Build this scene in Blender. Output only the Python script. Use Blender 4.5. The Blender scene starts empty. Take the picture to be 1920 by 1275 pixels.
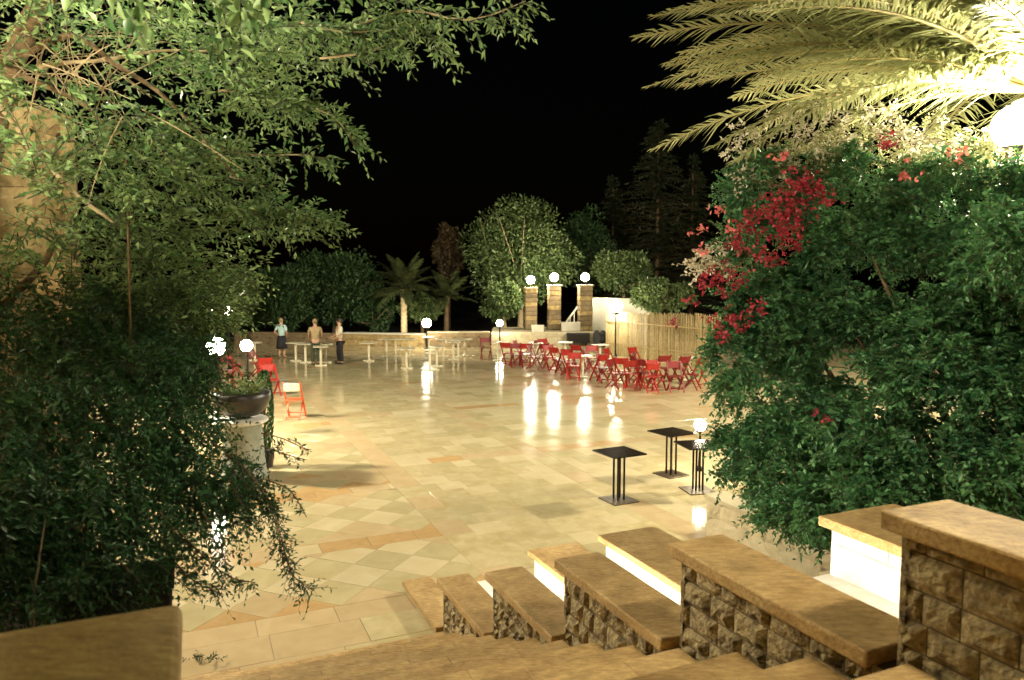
import bpy, bmesh, math, random
import numpy as np
from mathutils import Vector, Matrix, noise as mnoise

random.seed(7)
rng = np.random.default_rng(11)
scene = bpy.context.scene
COL = scene.collection
R = math.radians

# ------------------------------------------------------------------ camera
F = 1400.0                       # focal length in pixels of the 1920 px wide photograph
EYE = Vector((0, 0, 3.3))
PITCH = math.atan(115.5 / F)
cam_data = bpy.data.cameras.new('camera')
cam_data.sensor_width = 36.0
cam_data.lens = 36.0 * F / 1920
cam_data.clip_start = 0.05
cam_data.clip_end = 3000
cam = bpy.data.objects.new('camera', cam_data)
cam.location = EYE
cam.rotation_euler = (R(90) - PITCH, 0, 0)
COL.objects.link(cam)
scene.camera = cam
cam_data.dof.use_dof = True
cam_data.dof.focus_distance = 7.0
cam_data.dof.aperture_fstop = 3.2

# ------------------------------------------------------------------ world (night)
world = bpy.data.worlds.new('World')
scene.world = world
world.use_nodes = True
wn = world.node_tree.nodes
wl = world.node_tree.links
bg = wn['Background']
sky = wn.new('ShaderNodeTexSky')
sky.sky_type = 'NISHITA'
sky.sun_disc = False
sky.sun_elevation = R(1.0)
sky.sun_rotation = R(150)
wl.new(sky.outputs[0], bg.inputs[0])
bg.inputs[1].default_value = 0.0007
moon_data = bpy.data.lights.new('moonlight', 'SUN')
moon_data.energy = 0.006
moon_data.angle = R(0.5)
moon_data.color = (0.8, 0.88, 1.0)
moon = bpy.data.objects.new('moonlight', moon_data)
moon.rotation_euler = (R(40), 0, R(30))
COL.objects.link(moon)

# ------------------------------------------------------------------ exposure and sampling
scene.view_settings.view_transform = 'Standard'
scene.view_settings.look = 'None'
scene.view_settings.exposure = 0.0
scene.view_settings.gamma = 1.0
scene.view_settings.use_curve_mapping = False
scene.cycles.use_denoising = True
scene.cycles.sample_clamp_indirect = 4.0
scene.cycles.sample_clamp_direct = 0.0
scene.cycles.caustics_reflective = False
scene.cycles.caustics_refractive = False
scene.cycles.max_bounces = 6
scene.cycles.diffuse_bounces = 3
scene.cycles.glossy_bounces = 3
scene.cycles.transmission_bounces = 4
scene.cycles.transparent_max_bounces = 6

# ------------------------------------------------------------------ coordinates
TH = R(23.5)                     # the stair and the paving run 23.5 degrees left of the view
CU, SU = math.cos(TH), math.sin(TH)
def UV(u, v, z=0.0):             # stair grid -> world
    return Vector((v * CU - u * SU, u * CU + v * SU, z))
def ray(px, py):
    a = (px - 960) / F
    b = (637.5 - py) / F
    return Vector((a, math.cos(PITCH) + b * math.sin(PITCH), -math.sin(PITCH) + b * math.cos(PITCH)))
def ground(px, py, z=0.0):       # a spot on a level plane seen at that place in the photograph
    r = ray(px, py)
    return EYE + r * ((z - EYE.z) / r.z)
def at(px, py, Y):
    r = ray(px, py)
    return EYE + r * (Y / r.y)
def project(p):
    d = Vector(p) - EYE
    fwd = d.y * math.cos(PITCH) - d.z * math.sin(PITCH)
    up = d.y * math.sin(PITCH) + d.z * math.cos(PITCH)
    if fwd < 0.05: return None
    return 960 + F * d.x / fwd, 637.5 - F * up / fwd, fwd

# ------------------------------------------------------------------ materials
MATS = {}
def nodes_of(name):
    m = bpy.data.materials.new(name)
    m.use_nodes = True
    nt = m.node_tree
    return m, nt, nt.nodes, nt.links, nt.nodes['Principled BSDF']

def stone_mat(name, c1, c2, scale=3.0, rough=0.5, bump=0.2, bscale=30.0, rand=0.12, rough_var=0.0, spec=0.5, stain=None, coat=0.0):
    m, nt, N, L, P = nodes_of(name)
    tc = N.new('ShaderNodeTexCoord')
    geo = N.new('ShaderNodeNewGeometry')
    oi = N.new('ShaderNodeObjectInfo')
    n1 = N.new('ShaderNodeTexNoise'); n1.inputs['Scale'].default_value = scale; n1.inputs['Detail'].default_value = 6
    n1.inputs['Roughness'].default_value = 0.62; n1.inputs['Distortion'].default_value = 0.6
    L.new(geo.outputs['Position'], n1.inputs['Vector'])
    ramp = N.new('ShaderNodeValToRGB')
    ramp.color_ramp.elements[0].position = 0.32; ramp.color_ramp.elements[0].color = (*c1, 1)
    ramp.color_ramp.elements[1].position = 0.68; ramp.color_ramp.elements[1].color = (*c2, 1)
    L.new(n1.outputs['Fac'], ramp.inputs[0])
    add = N.new('ShaderNodeMath'); add.operation = 'ADD'
    L.new(geo.outputs['Random Per Island'], add.inputs[0]); L.new(oi.outputs['Random'], add.inputs[1])
    fr = N.new('ShaderNodeMath'); fr.operation = 'FRACT'; L.new(add.outputs[0], fr.inputs[0])
    mr = N.new('ShaderNodeMapRange'); mr.inputs['To Min'].default_value = 1 - rand; mr.inputs['To Max'].default_value = 1 + rand
    L.new(fr.outputs[0], mr.inputs['Value'])
    hsv = N.new('ShaderNodeHueSaturation')
    L.new(mr.outputs[0], hsv.inputs['Value']); L.new(ramp.outputs[0], hsv.inputs['Color'])
    last = hsv.outputs[0]
    if stain:
        n3 = N.new('ShaderNodeTexNoise'); n3.inputs['Scale'].default_value = stain[1]; n3.inputs['Detail'].default_value = 4
        L.new(geo.outputs['Position'], n3.inputs['Vector'])
        r3 = N.new('ShaderNodeValToRGB'); r3.color_ramp.elements[0].position = 0.50; r3.color_ramp.elements[1].position = 0.70
        L.new(n3.outputs['Fac'], r3.inputs[0])
        mx = N.new('ShaderNodeMix'); mx.data_type = 'RGBA'
        mul = N.new('ShaderNodeMath'); mul.operation = 'MULTIPLY'; mul.inputs[1].default_value = stain[2]
        L.new(r3.outputs[0], mul.inputs[0]); L.new(mul.outputs[0], mx.inputs[0])
        L.new(last, mx.inputs[6]); mx.inputs[7].default_value = (*stain[0], 1)
        last = mx.outputs[2]
    L.new(last, P.inputs['Base Color'])
    P.inputs['Specular IOR Level'].default_value = spec
    P.inputs['Coat Weight'].default_value = coat
    P.inputs['Coat Roughness'].default_value = 0.08
    if rough_var:
        nr = N.new('ShaderNodeTexNoise'); nr.inputs['Scale'].default_value = 1.6; nr.inputs['Detail'].default_value = 5
        L.new(geo.outputs['Position'], nr.inputs['Vector'])
        rr = N.new('ShaderNodeMapRange'); rr.inputs['From Min'].default_value = 0.3; rr.inputs['From Max'].default_value = 0.7
        rr.inputs['To Min'].default_value = rough - rough_var; rr.inputs['To Max'].default_value = rough + rough_var
        L.new(nr.outputs['Fac'], rr.inputs['Value']); L.new(rr.outputs[0], P.inputs['Roughness'])
    else:
        P.inputs['Roughness'].default_value = rough
    if bump:
        nb = N.new('ShaderNodeTexNoise'); nb.inputs['Scale'].default_value = bscale; nb.inputs['Detail'].default_value = 5
        L.new(geo.outputs['Position'], nb.inputs['Vector'])
        b = N.new('ShaderNodeBump'); b.inputs['Strength'].default_value = bump; b.inputs['Distance'].default_value = 0.02
        L.new(nb.outputs['Fac'], b.inputs['Height']); L.new(b.outputs[0], P.inputs['Normal'])
    return m

def travertine_mat(name):
    m = stone_mat(name, (0.42, 0.265, 0.105), (0.60, 0.42, 0.19), 3.4, 0.62, 0.35, 55, 0.12, 0.06, spec=.25, stain=((0.24, 0.15, 0.06), 5.5, 0.45))
    nt = m.node_tree; N = nt.nodes; L = nt.links; P = N['Principled BSDF']
    src = P.inputs['Base Color'].links[0].from_socket
    geo = N.new('ShaderNodeNewGeometry')
    mp = N.new('ShaderNodeMapping'); mp.inputs['Scale'].default_value = (16, 60, 60); mp.inputs['Rotation'].default_value = (0, 0, R(-66))
    L.new(geo.outputs['Position'], mp.inputs['Vector'])
    n = N.new('ShaderNodeTexNoise'); n.inputs['Scale'].default_value = 1.0; n.inputs['Detail'].default_value = 6; n.inputs['Roughness'].default_value = .7
    L.new(mp.outputs[0], n.inputs['Vector'])
    r = N.new('ShaderNodeValToRGB'); r.color_ramp.elements[0].position = .28; r.color_ramp.elements[0].color = (.45, .38, .30, 1); r.color_ramp.elements[1].position = .62; r.color_ramp.elements[1].color = (1.12, 1.12, 1.12, 1)
    L.new(n.outputs['Fac'], r.inputs[0])
    v = N.new('ShaderNodeTexVoronoi'); v.inputs['Scale'].default_value = 38; L.new(geo.outputs['Position'], v.inputs['Vector'])
    r2 = N.new('ShaderNodeValToRGB'); r2.color_ramp.elements[0].position = .03; r2.color_ramp.elements[0].color = (.35, .28, .2, 1); r2.color_ramp.elements[1].position = .16; r2.color_ramp.elements[1].color = (1, 1, 1, 1)
    L.new(v.outputs['Distance'], r2.inputs[0])
    m1 = N.new('ShaderNodeMix'); m1.data_type = 'RGBA'; m1.blend_type = 'MULTIPLY'; m1.inputs[0].default_value = .8
    L.new(src, m1.inputs[6]); L.new(r.outputs[0], m1.inputs[7])
    m2 = N.new('ShaderNodeMix'); m2.data_type = 'RGBA'; m2.blend_type = 'MULTIPLY'; m2.inputs[0].default_value = .55
    L.new(m1.outputs[2], m2.inputs[6]); L.new(r2.outputs[0], m2.inputs[7])
    L.new(m2.outputs[2], P.inputs['Base Color'])
    return m

def leaf_mat(name, c1, c2, trans=0.3, rough=0.42, trans_col=None, spec=0.4):
    m, nt, N, L, P = nodes_of(name)
    geo = N.new('ShaderNodeNewGeometry')
    n1 = N.new('ShaderNodeTexNoise'); n1.inputs['Scale'].default_value = 1.7; n1.inputs['Detail'].default_value = 3
    L.new(geo.outputs['Position'], n1.inputs['Vector'])
    a = N.new('ShaderNodeMath'); a.operation = 'MULTIPLY_ADD'; a.inputs[1].default_value = 0.9
    L.new(geo.outputs['Random Per Island'], a.inputs[0]); 
    s = N.new('ShaderNodeMath'); s.operation = 'MULTIPLY_ADD'; s.inputs[1].default_value = 1.6; s.inputs[2].default_value = -0.8
    L.new(n1.outputs['Fac'], s.inputs[0]); L.new(s.outputs[0], a.inputs[2])
    mx = N.new('ShaderNodeMix'); mx.data_type = 'RGBA'; mx.clamp_factor = True
    L.new(a.outputs[0], mx.inputs[0]); mx.inputs[6].default_value = (*c1, 1); mx.inputs[7].default_value = (*c2, 1)
    L.new(mx.outputs[2], P.inputs['Base Color'])
    P.inputs['Roughness'].default_value = rough
    P.inputs['Specular IOR Level'].default_value = spec
    if trans > 0:
        t = N.new('ShaderNodeBsdfTranslucent')
        L.new(mx.outputs[2], t.inputs['Color'])
        ms = N.new('ShaderNodeMixShader'); ms.inputs[0].default_value = trans
        L.new(P.outputs[0], ms.inputs[1]); L.new(t.outputs[0], ms.inputs[2])
        L.new(ms.outputs[0], N['Material Output'].inputs['Surface'])
    return m

def plain_mat(name, c, rough=0.5, metal=0.0, var=0.15, scale=12.0, bump=0.05):
    m, nt, N, L, P = nodes_of(name)
    geo = N.new('ShaderNodeNewGeometry')
    n1 = N.new('ShaderNodeTexNoise'); n1.inputs['Scale'].default_value = scale; n1.inputs['Detail'].default_value = 5
    L.new(geo.outputs['Position'], n1.inputs['Vector'])
    mr = N.new('ShaderNodeMapRange'); mr.inputs['From Min'].default_value = 0.3; mr.inputs['From Max'].default_value = 0.7
    mr.inputs['To Min'].default_value = 1 - var; mr.inputs['To Max'].default_value = 1 + var
    L.new(n1.outputs['Fac'], mr.inputs['Value'])
    hsv = N.new('ShaderNodeHueSaturation'); hsv.inputs['Color'].default_value = (*c, 1)
    L.new(mr.outputs[0], hsv.inputs['Value']); L.new(hsv.outputs[0], P.inputs['Base Color'])
    P.inputs['Roughness'].default_value = rough; P.inputs['Metallic'].default_value = metal
    if bump:
        b = N.new('ShaderNodeBump'); b.inputs['Strength'].default_value = bump; b.inputs['Distance'].default_value = 0.01
        L.new(n1.outputs['Fac'], b.inputs['Height']); L.new(b.outputs[0], P.inputs['Normal'])
    return m

LAMP_COL = (1.0, 0.90, 0.66)
def lamp_mat(name, strength, col=LAMP_COL):
    m = bpy.data.materials.new(name); m.use_nodes = True
    N = m.node_tree.nodes; L = m.node_tree.links
    N.remove(N['Principled BSDF'])
    e = N.new('ShaderNodeEmission'); e.inputs[0].default_value = (*col, 1); e.inputs[1].default_value = strength
    L.new(e.outputs[0], N['Material Output'].inputs['Surface'])
    return m

M = dict(
    soil=stone_mat('soil', (0.035, 0.026, 0.016), (0.07, 0.05, 0.03), 2.0, 0.9, 0.6, 12),
    mortar=stone_mat('mortar', (0.24, 0.18, 0.09), (0.34, 0.26, 0.14), 4.0, 0.5, 0.2),
    pale=stone_mat('pale_marble', (0.56, 0.465, 0.275), (0.64, 0.545, 0.345), 2.6, 0.10, 0.02, 9, 0.05, 0.03, stain=((0.46, 0.35, 0.17), 1.3, 0.35), spec=.35),
    green=stone_mat('greenish_marble', (0.455, 0.385, 0.21), (0.535, 0.455, 0.265), 3.0, 0.10, 0.02, 9, 0.05, 0.04, stain=((0.42, 0.32, 0.15), 1.7, 0.35), spec=.35),
    flag=stone_mat('veined_flagstone', (0.48, 0.395, 0.215), (0.58, 0.49, 0.29), 5.5, 0.11, 0.03, 7, 0.05, 0.04, stain=((0.40, 0.31, 0.13), 2.3, 0.5), spec=.35),
    pink=stone_mat('pinkish_stone', (0.50, 0.375, 0.205), (0.57, 0.44, 0.26), 3.5, 0.12, 0.02, 9, 0.06, 0.06, spec=.35),
    orange=stone_mat('orange_stone', (0.47, 0.30, 0.13), (0.55, 0.37, 0.18), 6.0, 0.12, 0.03, 12, 0.08, 0.05, spec=.35),
    travertine=travertine_mat('travertine'),
    split=stone_mat('split_face_stone', (0.19, 0.14, 0.07), (0.54, 0.43, 0.23), 24.0, 0.9, 1.0, 60, 0.16, stain=((0.07, 0.045, 0.022), 17.0, 0.85)),
    joint=plain_mat('dark_joint', (0.13, 0.095, 0.055), 0.9),
    palewall=stone_mat('pale_wall_stone', (0.45, 0.37, 0.23), (0.62, 0.54, 0.37), 5.0, 0.7, 0.5, 24, 0.12),
    white_stone=stone_mat('white_stone', (0.62, 0.60, 0.54), (0.78, 0.76, 0.70), 8.0, 0.6, 0.6, 14, 0.06),
    brownwall=stone_mat('brown_wall_stone', (0.17, 0.12, 0.06), (0.30, 0.22, 0.12), 4.0, 0.8, 0.6, 20, 0.2),
    ochre=stone_mat('ochre_wall', (0.30, 0.20, 0.07), (0.55, 0.42, 0.20), 6.0, 0.85, 0.8, 16, 0.16, stain=((0.16, 0.09, 0.03), 5.0, 0.6)),
    plaster=stone_mat('white_plaster', (0.66, 0.62, 0.50), (0.76, 0.72, 0.60), 2.0, 0.8, 0.15, 20, 0.03),
    urn=stone_mat('pale_grey_stone', (0.20, 0.22, 0.18), (0.34, 0.36, 0.30), 5.0, 0.7, 0.4, 22, 0.05),
    bowl=plain_mat('dark_glazed_pot', (0.025, 0.02, 0.018), 0.35),
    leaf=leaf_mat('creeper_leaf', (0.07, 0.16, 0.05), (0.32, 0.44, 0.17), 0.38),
    leafdark=leaf_mat('shaded_creeper_leaf', (0.014, 0.058, 0.020), (0.05, 0.145, 0.045), 0.3),  # creeper leaf darkened in colour for the shade under the crown
    creeper_stem=plain_mat('green_brown_stem', (0.035, 0.04, 0.02), 0.8),
    bush=leaf_mat('bougainvillea_leaf', (0.022, 0.10, 0.04), (0.13, 0.31, 0.11), 0.25),
    flower_red=leaf_mat('crimson_bract', (0.22, 0.014, 0.03), (0.52, 0.05, 0.075), 0.30, 0.6),
    flower_pink=leaf_mat('pink_bract', (0.75, 0.16, 0.18), (0.80, 0.30, 0.20), 0.30, 0.6),
    flower_white=leaf_mat('cream_flower', (0.75, 0.68, 0.50), (0.85, 0.80, 0.66), 0.35, 0.6),
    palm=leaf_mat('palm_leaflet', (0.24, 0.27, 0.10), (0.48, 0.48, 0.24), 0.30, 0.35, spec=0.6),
    palm_far=leaf_mat('dimmed_palm_leaflet', (0.045, 0.06, 0.02), (0.10, 0.12, 0.045), 0.15),  # palm green darkened to stand in for the weak light far off
    rachis=plain_mat('palm_rachis', (0.36, 0.30, 0.12), 0.45, 0, 0.2),
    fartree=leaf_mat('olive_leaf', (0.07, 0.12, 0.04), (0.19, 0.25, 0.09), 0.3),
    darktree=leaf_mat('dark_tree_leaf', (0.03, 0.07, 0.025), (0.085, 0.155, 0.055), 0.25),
    browntree=leaf_mat('brown_tree_leaf', (0.05, 0.035, 0.016), (0.12, 0.08, 0.04), 0.2),
    needle=leaf_mat('conifer_needle', (0.022, 0.036, 0.018), (0.06, 0.08, 0.032), 0.15),
    bark=stone_mat('bark', (0.07, 0.045, 0.022), (0.20, 0.13, 0.06), 14.0, 0.85, 0.9, 30, 0.15),
    palebark=stone_mat('pale_bark', (0.30, 0.22, 0.12), (0.48, 0.38, 0.22), 12.0, 0.85, 0.8, 30, 0.15),
    metal=plain_mat('black_painted_metal', (0.018, 0.014, 0.012), 0.30, 0.55, 0.3),
    tabletop=plain_mat('dark_tabletop', (0.022, 0.016, 0.012), 0.12, 0.0, 0.3, bump=0.0),
    baseplate=plain_mat('bronze_base_plate', (0.12, 0.09, 0.05), 0.35, 0.5, 0.25),
    white=plain_mat('cream_paint', (0.72, 0.66, 0.48), 0.4, 0, 0.06),
    redwood=plain_mat('red_painted_wood', (0.36, 0.018, 0.012), 0.42, 0, 0.2),
    darkred=plain_mat('dark_red_painted_wood', (0.20, 0.012, 0.012), 0.45, 0, 0.25),
    orangewood=plain_mat('orange_red_wood', (0.66, 0.13, 0.05), 0.45, 0, 0.15),
    cushion=plain_mat('cream_cloth', (0.75, 0.62, 0.45), 0.8, 0, 0.1),
    reed=stone_mat('reed_cane', (0.50, 0.36, 0.15), (0.74, 0.60, 0.32), 9.0, 0.6, 0.3, 30, 0.22),
    skin=plain_mat('skin', (0.48, 0.27, 0.17), 0.55, 0, 0.06),
    hair=plain_mat('dark_hair', (0.02, 0.013, 0.01), 0.6),
    greyhair=plain_mat('light_brown_hair', (0.28, 0.20, 0.11), 0.6),
    blueshirt=plain_mat('pale_blue_cloth', (0.42, 0.60, 0.60), 0.8, 0, 0.08),
    creamshirt=plain_mat('cream_shirt_cloth', (0.62, 0.60, 0.44), 0.8, 0, 0.08),
    khaki=plain_mat('khaki_cloth', (0.34, 0.25, 0.13), 0.8, 0, 0.12),
    greencloth=plain_mat('dark_green_cloth', (0.045, 0.06, 0.035), 0.8, 0, 0.1),
    black=plain_mat('black_cloth', (0.010, 0.009, 0.012), 0.8, 0, 0.2),
    rubber=plain_mat('black_rubber', (0.012, 0.012, 0.013), 0.6),
    globe=lamp_mat('lit_globe', 300),
    globe_far=lamp_mat('lit_far_globe', 150),
    globe_big=lamp_mat('lit_big_globe', 650),
    globe_low=lamp_mat('lit_low_globe', 200),
    globe_small=lamp_mat('lit_small_globe', 60),
    fill_near=lamp_mat('lit_fill_street_lamp', 480),
    fill_wall=lamp_mat('lit_fill_lantern', 500),
    fill_up=lamp_mat('lit_fill_uplighter', 1500),
    globe_col=lamp_mat('lit_column_globe', 420),
    fill_mast=lamp_mat('lit_fill_mast', 1500),
    wall_light=lamp_mat('lit_wall_light', 700, (1.0, 0.86, 0.62)),
    uplight=lamp_mat('lit_uplight', 250),
)

# ------------------------------------------------------------------ mesh helpers
def mesh_np(name, V, Fc, mats, midx=None, smooth=False):
    V = np.asarray(V, np.float32); Fc = np.asarray(Fc, np.int32)
    me = bpy.data.meshes.new(name)
    me.vertices.add(len(V)); me.vertices.foreach_set('co', V.ravel())
    n, k = Fc.shape
    me.loops.add(n * k); me.loops.foreach_set('vertex_index', Fc.ravel())
    me.polygons.add(n)
    me.polygons.foreach_set('loop_start', np.arange(0, n * k, k, dtype=np.int32))
    me.polygons.foreach_set('loop_total', np.full(n, k, np.int32))
    for m in mats: me.materials.append(m)
    if midx is not None: me.polygons.foreach_set('material_index', np.asarray(midx, np.int32))
    if smooth: me.polygons.foreach_set('use_smooth', np.ones(n, bool))
    me.update(calc_edges=True)
    return me

def link(name, me, parent=None, loc=None, rotz=0.0):
    o = bpy.data.objects.new(name, me); COL.objects.link(o)
    if parent is not None: o.parent = parent
    if loc is not None: o.location = loc
    if rotz: o.rotation_euler = (0, 0, rotz)
    return o

def tag(o, label=None, cat=None, group=None, kind=None):
    if label: o['label'] = label
    if cat: o['category'] = cat
    if group: o['group'] = group
    if kind: o['kind'] = kind
    return o

def thing(name, label, cat, loc=(0, 0, 0), rotz=0.0, group=None):
    o = bpy.data.objects.new(name, None); o.empty_display_size = 0.2
    COL.objects.link(o); o.location = loc; o.rotation_euler = (0, 0, rotz)
    return tag(o, label, cat, group)

class MB:
    def __init__(s): s.bm = bmesh.new()
    def box(s, c, d, rot=None, taper=1.0):
        c = Vector(c); hx, hy, hz = d[0] / 2, d[1] / 2, d[2] / 2
        vs = []
        for z, t in ((-hz, 1.0), (hz, taper)):
            for x, y in ((-hx, -hy), (hx, -hy), (hx, hy), (-hx, hy)):
                p = Vector((x * t, y * t, z))
                if rot is not None: p = rot @ p
                vs.append(s.bm.verts.new(c + p))
        for f in ((3, 2, 1, 0), (4, 5, 6, 7), (0, 1, 5, 4), (1, 2, 6, 5), (2, 3, 7, 6), (3, 0, 4, 7)):
            s.bm.faces.new([vs[i] for i in f])
        return s
    def bar(s, a, b, w, h=None):            # rectangular bar from a to b
        a, b = Vector(a), Vector(b); h = h or w
        d = b - a
        q = d.to_track_quat('Z', 'Y').to_matrix()
        return s.box((a + b) / 2, (w, h, d.length), q)
    def tube(s, pts, rads, seg=8, caps=True):
        pts = [Vector(p) for p in pts]
        if not hasattr(rads, '__len__'): rads = [rads] * len(pts)
        rings = []
        prev = None
        for i, p in enumerate(pts):
            t = (pts[min(i + 1, len(pts) - 1)] - pts[max(i - 1, 0)]).normalized()
            ref = Vector((0, 0, 1)) if abs(t.z) < 0.9 else Vector((0, 1, 0))
            if prev is not None: ref = prev
            x = t.cross(ref); 
            if x.length < 1e-4: x = t.orthogonal()
            x.normalize(); y = x.cross(t).normalized(); prev = y
            rings.append([s.bm.verts.new(p + (x * math.cos(k * 2 * math.pi / seg) + y * math.sin(k * 2 * math.pi / seg)) * rads[i]) for k in range(seg)])
        for a, b in zip(rings, rings[1:]):
            for k in range(seg):
                s.bm.faces.new((a[k], a[(k + 1) % seg], b[(k + 1) % seg], b[k]))
        if caps:
            s.bm.faces.new(rings[0][::-1]); s.bm.faces.new(rings[-1])
        return s
    def lathe(s, prof, seg=20, c=(0, 0, 0)):
        c = Vector(c); rings = []
        for r, z in prof:
            rings.append([s.bm.verts.new(c + Vector((r * math.cos(k * 2 * math.pi / seg), r * math.sin(k * 2 * math.pi / seg), z))) for k in range(seg)])
        for a, b in zip(rings, rings[1:]):
            for k in range(seg): s.bm.faces.new((a[k], a[(k + 1) % seg], b[(k + 1) % seg], b[k]))
        s.bm.faces.new(rings[0][::-1]); s.bm.faces.new(rings[-1])
        return s
    def ball(s, c, r, sub=2, sc=(1, 1, 1)):
        g = bmesh.ops.create_icosphere(s.bm, subdivisions=sub, radius=r)
        for v in g['verts']: v.co = Vector((v.co.x * sc[0], v.co.y * sc[1], v.co.z * sc[2])) + Vector(c)
        return s
    def bevel(s, w, seg=1):
        bmesh.ops.bevel(s.bm, geom=[e for e in s.bm.edges], offset=w, segments=seg, affect='EDGES', profile=0.5)
        return s
    def mesh(s, name, mat, smooth=False):
        me = bpy.data.meshes.new(name)
        bmesh.ops.recalc_face_normals(s.bm, faces=s.bm.faces)
        s.bm.to_mesh(me); s.bm.free()
        me.materials.append(mat)
        if smooth:
            for p in me.polygons: p.use_smooth = True
        return me
    def build(s, name, mat, parent=None, smooth=False, loc=None, rotz=0.0):
        return link(name, s.mesh(name, mat, smooth), parent, loc, rotz)

def copy_tree(o, parent=None):
    c = o.copy(); COL.objects.link(c); c.parent = parent
    for ch in list(o.children): copy_tree(ch, c)
    return c

# ------------------------------------------------------------------ setting: ground
G = MB(); G.box((0, 150, -0.42), (900, 900, 0.6)); g = G.build('ground', M['soil']); tag(g, kind='structure')

# plaza: a mortar bed with single tiles on it
U_FOOT = 6.12
plaza_me = MB()
plaza_me.box((2, 21.2, -0.065), (48, 35.6, 0.13))
plaza = plaza_me.build('plaza', M['mortar']); tag(plaza, kind='structure')

def clip(poly, axis, val, keep_less):
    out = []
    for i in range(len(poly)):
        a, b = poly[i], poly[(i + 1) % len(poly)]
        ia = (a[axis] <= val) == keep_less; ib = (b[axis] <= val) == keep_less
        if ia: out.append(a)
        if ia != ib:
            t = (val - a[axis]) / (b[axis] - a[axis])
            out.append((a[0] + (b[0] - a[0]) * t, a[1] + (b[1] - a[1]) * t))
    return out
def area(p):
    return abs(sum(p[i][0] * p[(i + 1) % len(p)][1] - p[(i + 1) % len(p)][0] * p[i][1] for i in range(len(p)))) / 2
tiles = []                                   # (polygon in u,v ; material key)
def rect(u0, u1, v0, v1, mk): tiles.append(([(u0, v0), (u1, v0), (u1, v1), (u0, v1)], mk))
UMAX, VMIN, VMAX = 46.0, -16.0, 22.0
def rows(u0, u1, v0, v1, du, dv, mks, off=0.0, jit=0.0):
    nu = max(1, round((u1 - u0) / du)); nv = max(1, round((v1 - v0) / dv))
    for i in range(nu):
        ua, ub = u0 + (u1 - u0) * i / nu, u0 + (u1 - u0) * (i + 1) / nu
        sh = off * (i % 2) * dv
        k = 0
        v = v0
        while v < v1 - 0.02:
            w = dv * (1 + jit * random.uniform(-1, 1))
            if v == v0 and sh: w = sh
            vb = min(v + w, v1)
            if v1 - vb < 0.1: vb = v1
            rect(ua, ub, v, vb, random.choice(mks)); v = vb
DG = 0.70
PANEL_L = (-16.0, 2.92)
def diamonds(u0, u1, v0, v1):
    n0 = int((v0) / DG) - 1
    for i in range(int((u1 - u0) / (DG / 2)) + 3):
        uc = u0 + (i) * DG / 2
        for j in range(n0, int(v1 / DG) + 2):
            vc = j * DG + (DG / 2 if i % 2 else 0) + 0.27
            p = [(uc - DG / 2, vc), (uc, vc + DG / 2), (uc + DG / 2, vc), (uc, vc - DG / 2)]
            for ax, val, less in ((0, u0, False), (0, u1, True), (1, v0, False), (1, v1, True)):
                p = clip(p, ax, val, less)
                if len(p) < 3: break
            if len(p) < 3 or area(p) < 0.01: continue
            cut = min(q[0] for q in p) < u0 + 1e-4 or max(q[0] for q in p) > u1 - 1e-4
            if cut and area(p) < 0.14: mk = 'orange' if random.random() < 0.35 else 'pink'
            elif i % 2: mk = 'green' if random.random() < 0.85 else 'pink'
            else: mk = 'pale'
            tiles.append((p, mk))
# strip before the first diamonds
rows(U_FOOT - 4.5, 7.02, -16, -0.6, 0.5, 0.9, ['pink', 'flag', 'pale'])
rows(U_FOOT - 0.1, 7.02, -0.6, 2.92, 0.45, 0.85, ['travertine', 'flag', 'pink'], 0.5, 0.1)
rows(7.02, 7.38, -16, 2.92, 0.36, 0.75, ['pink', 'pink', 'flag'])
u = 7.38
bands = [(8.93, 9.27), (11.3, 11.62), (12.2, 12.5), (14.5, 14.85), (16.9, 17.3), (20.0, 20.4), (23.4, 23.8), (27.0, 27.4), (31, 31.4), (35, 35.4), (39.5, 40)]
for k, (b0, b1) in enumerate(bands):
    if b0 - u > 0.5: diamonds(u, b0, -16, 2.92)
    v = -16.0 + random.random()
    while v < 2.92:
        w = random.choice([0.55, 0.6, 1.15, 1.2])
        vb = min(v + w, 2.92)
        orange = random.random() < 0.3
        if k == 0 and v > -1: orange = v > 1.2 or random.random() < 0.3
        for c in np.arange(v, vb - 0.05, 0.6):
            rect(b0, b1, c, min(c + 0.6, vb), 'orange' if orange else random.choice(['pink', 'pale', 'pink']))
        v = vb
    u = b1
rows(U_FOOT - 4.4, UMAX, 2.92, 3.34, 0.6, 0.42, ['pink', 'pink', 'flag'])
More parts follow.
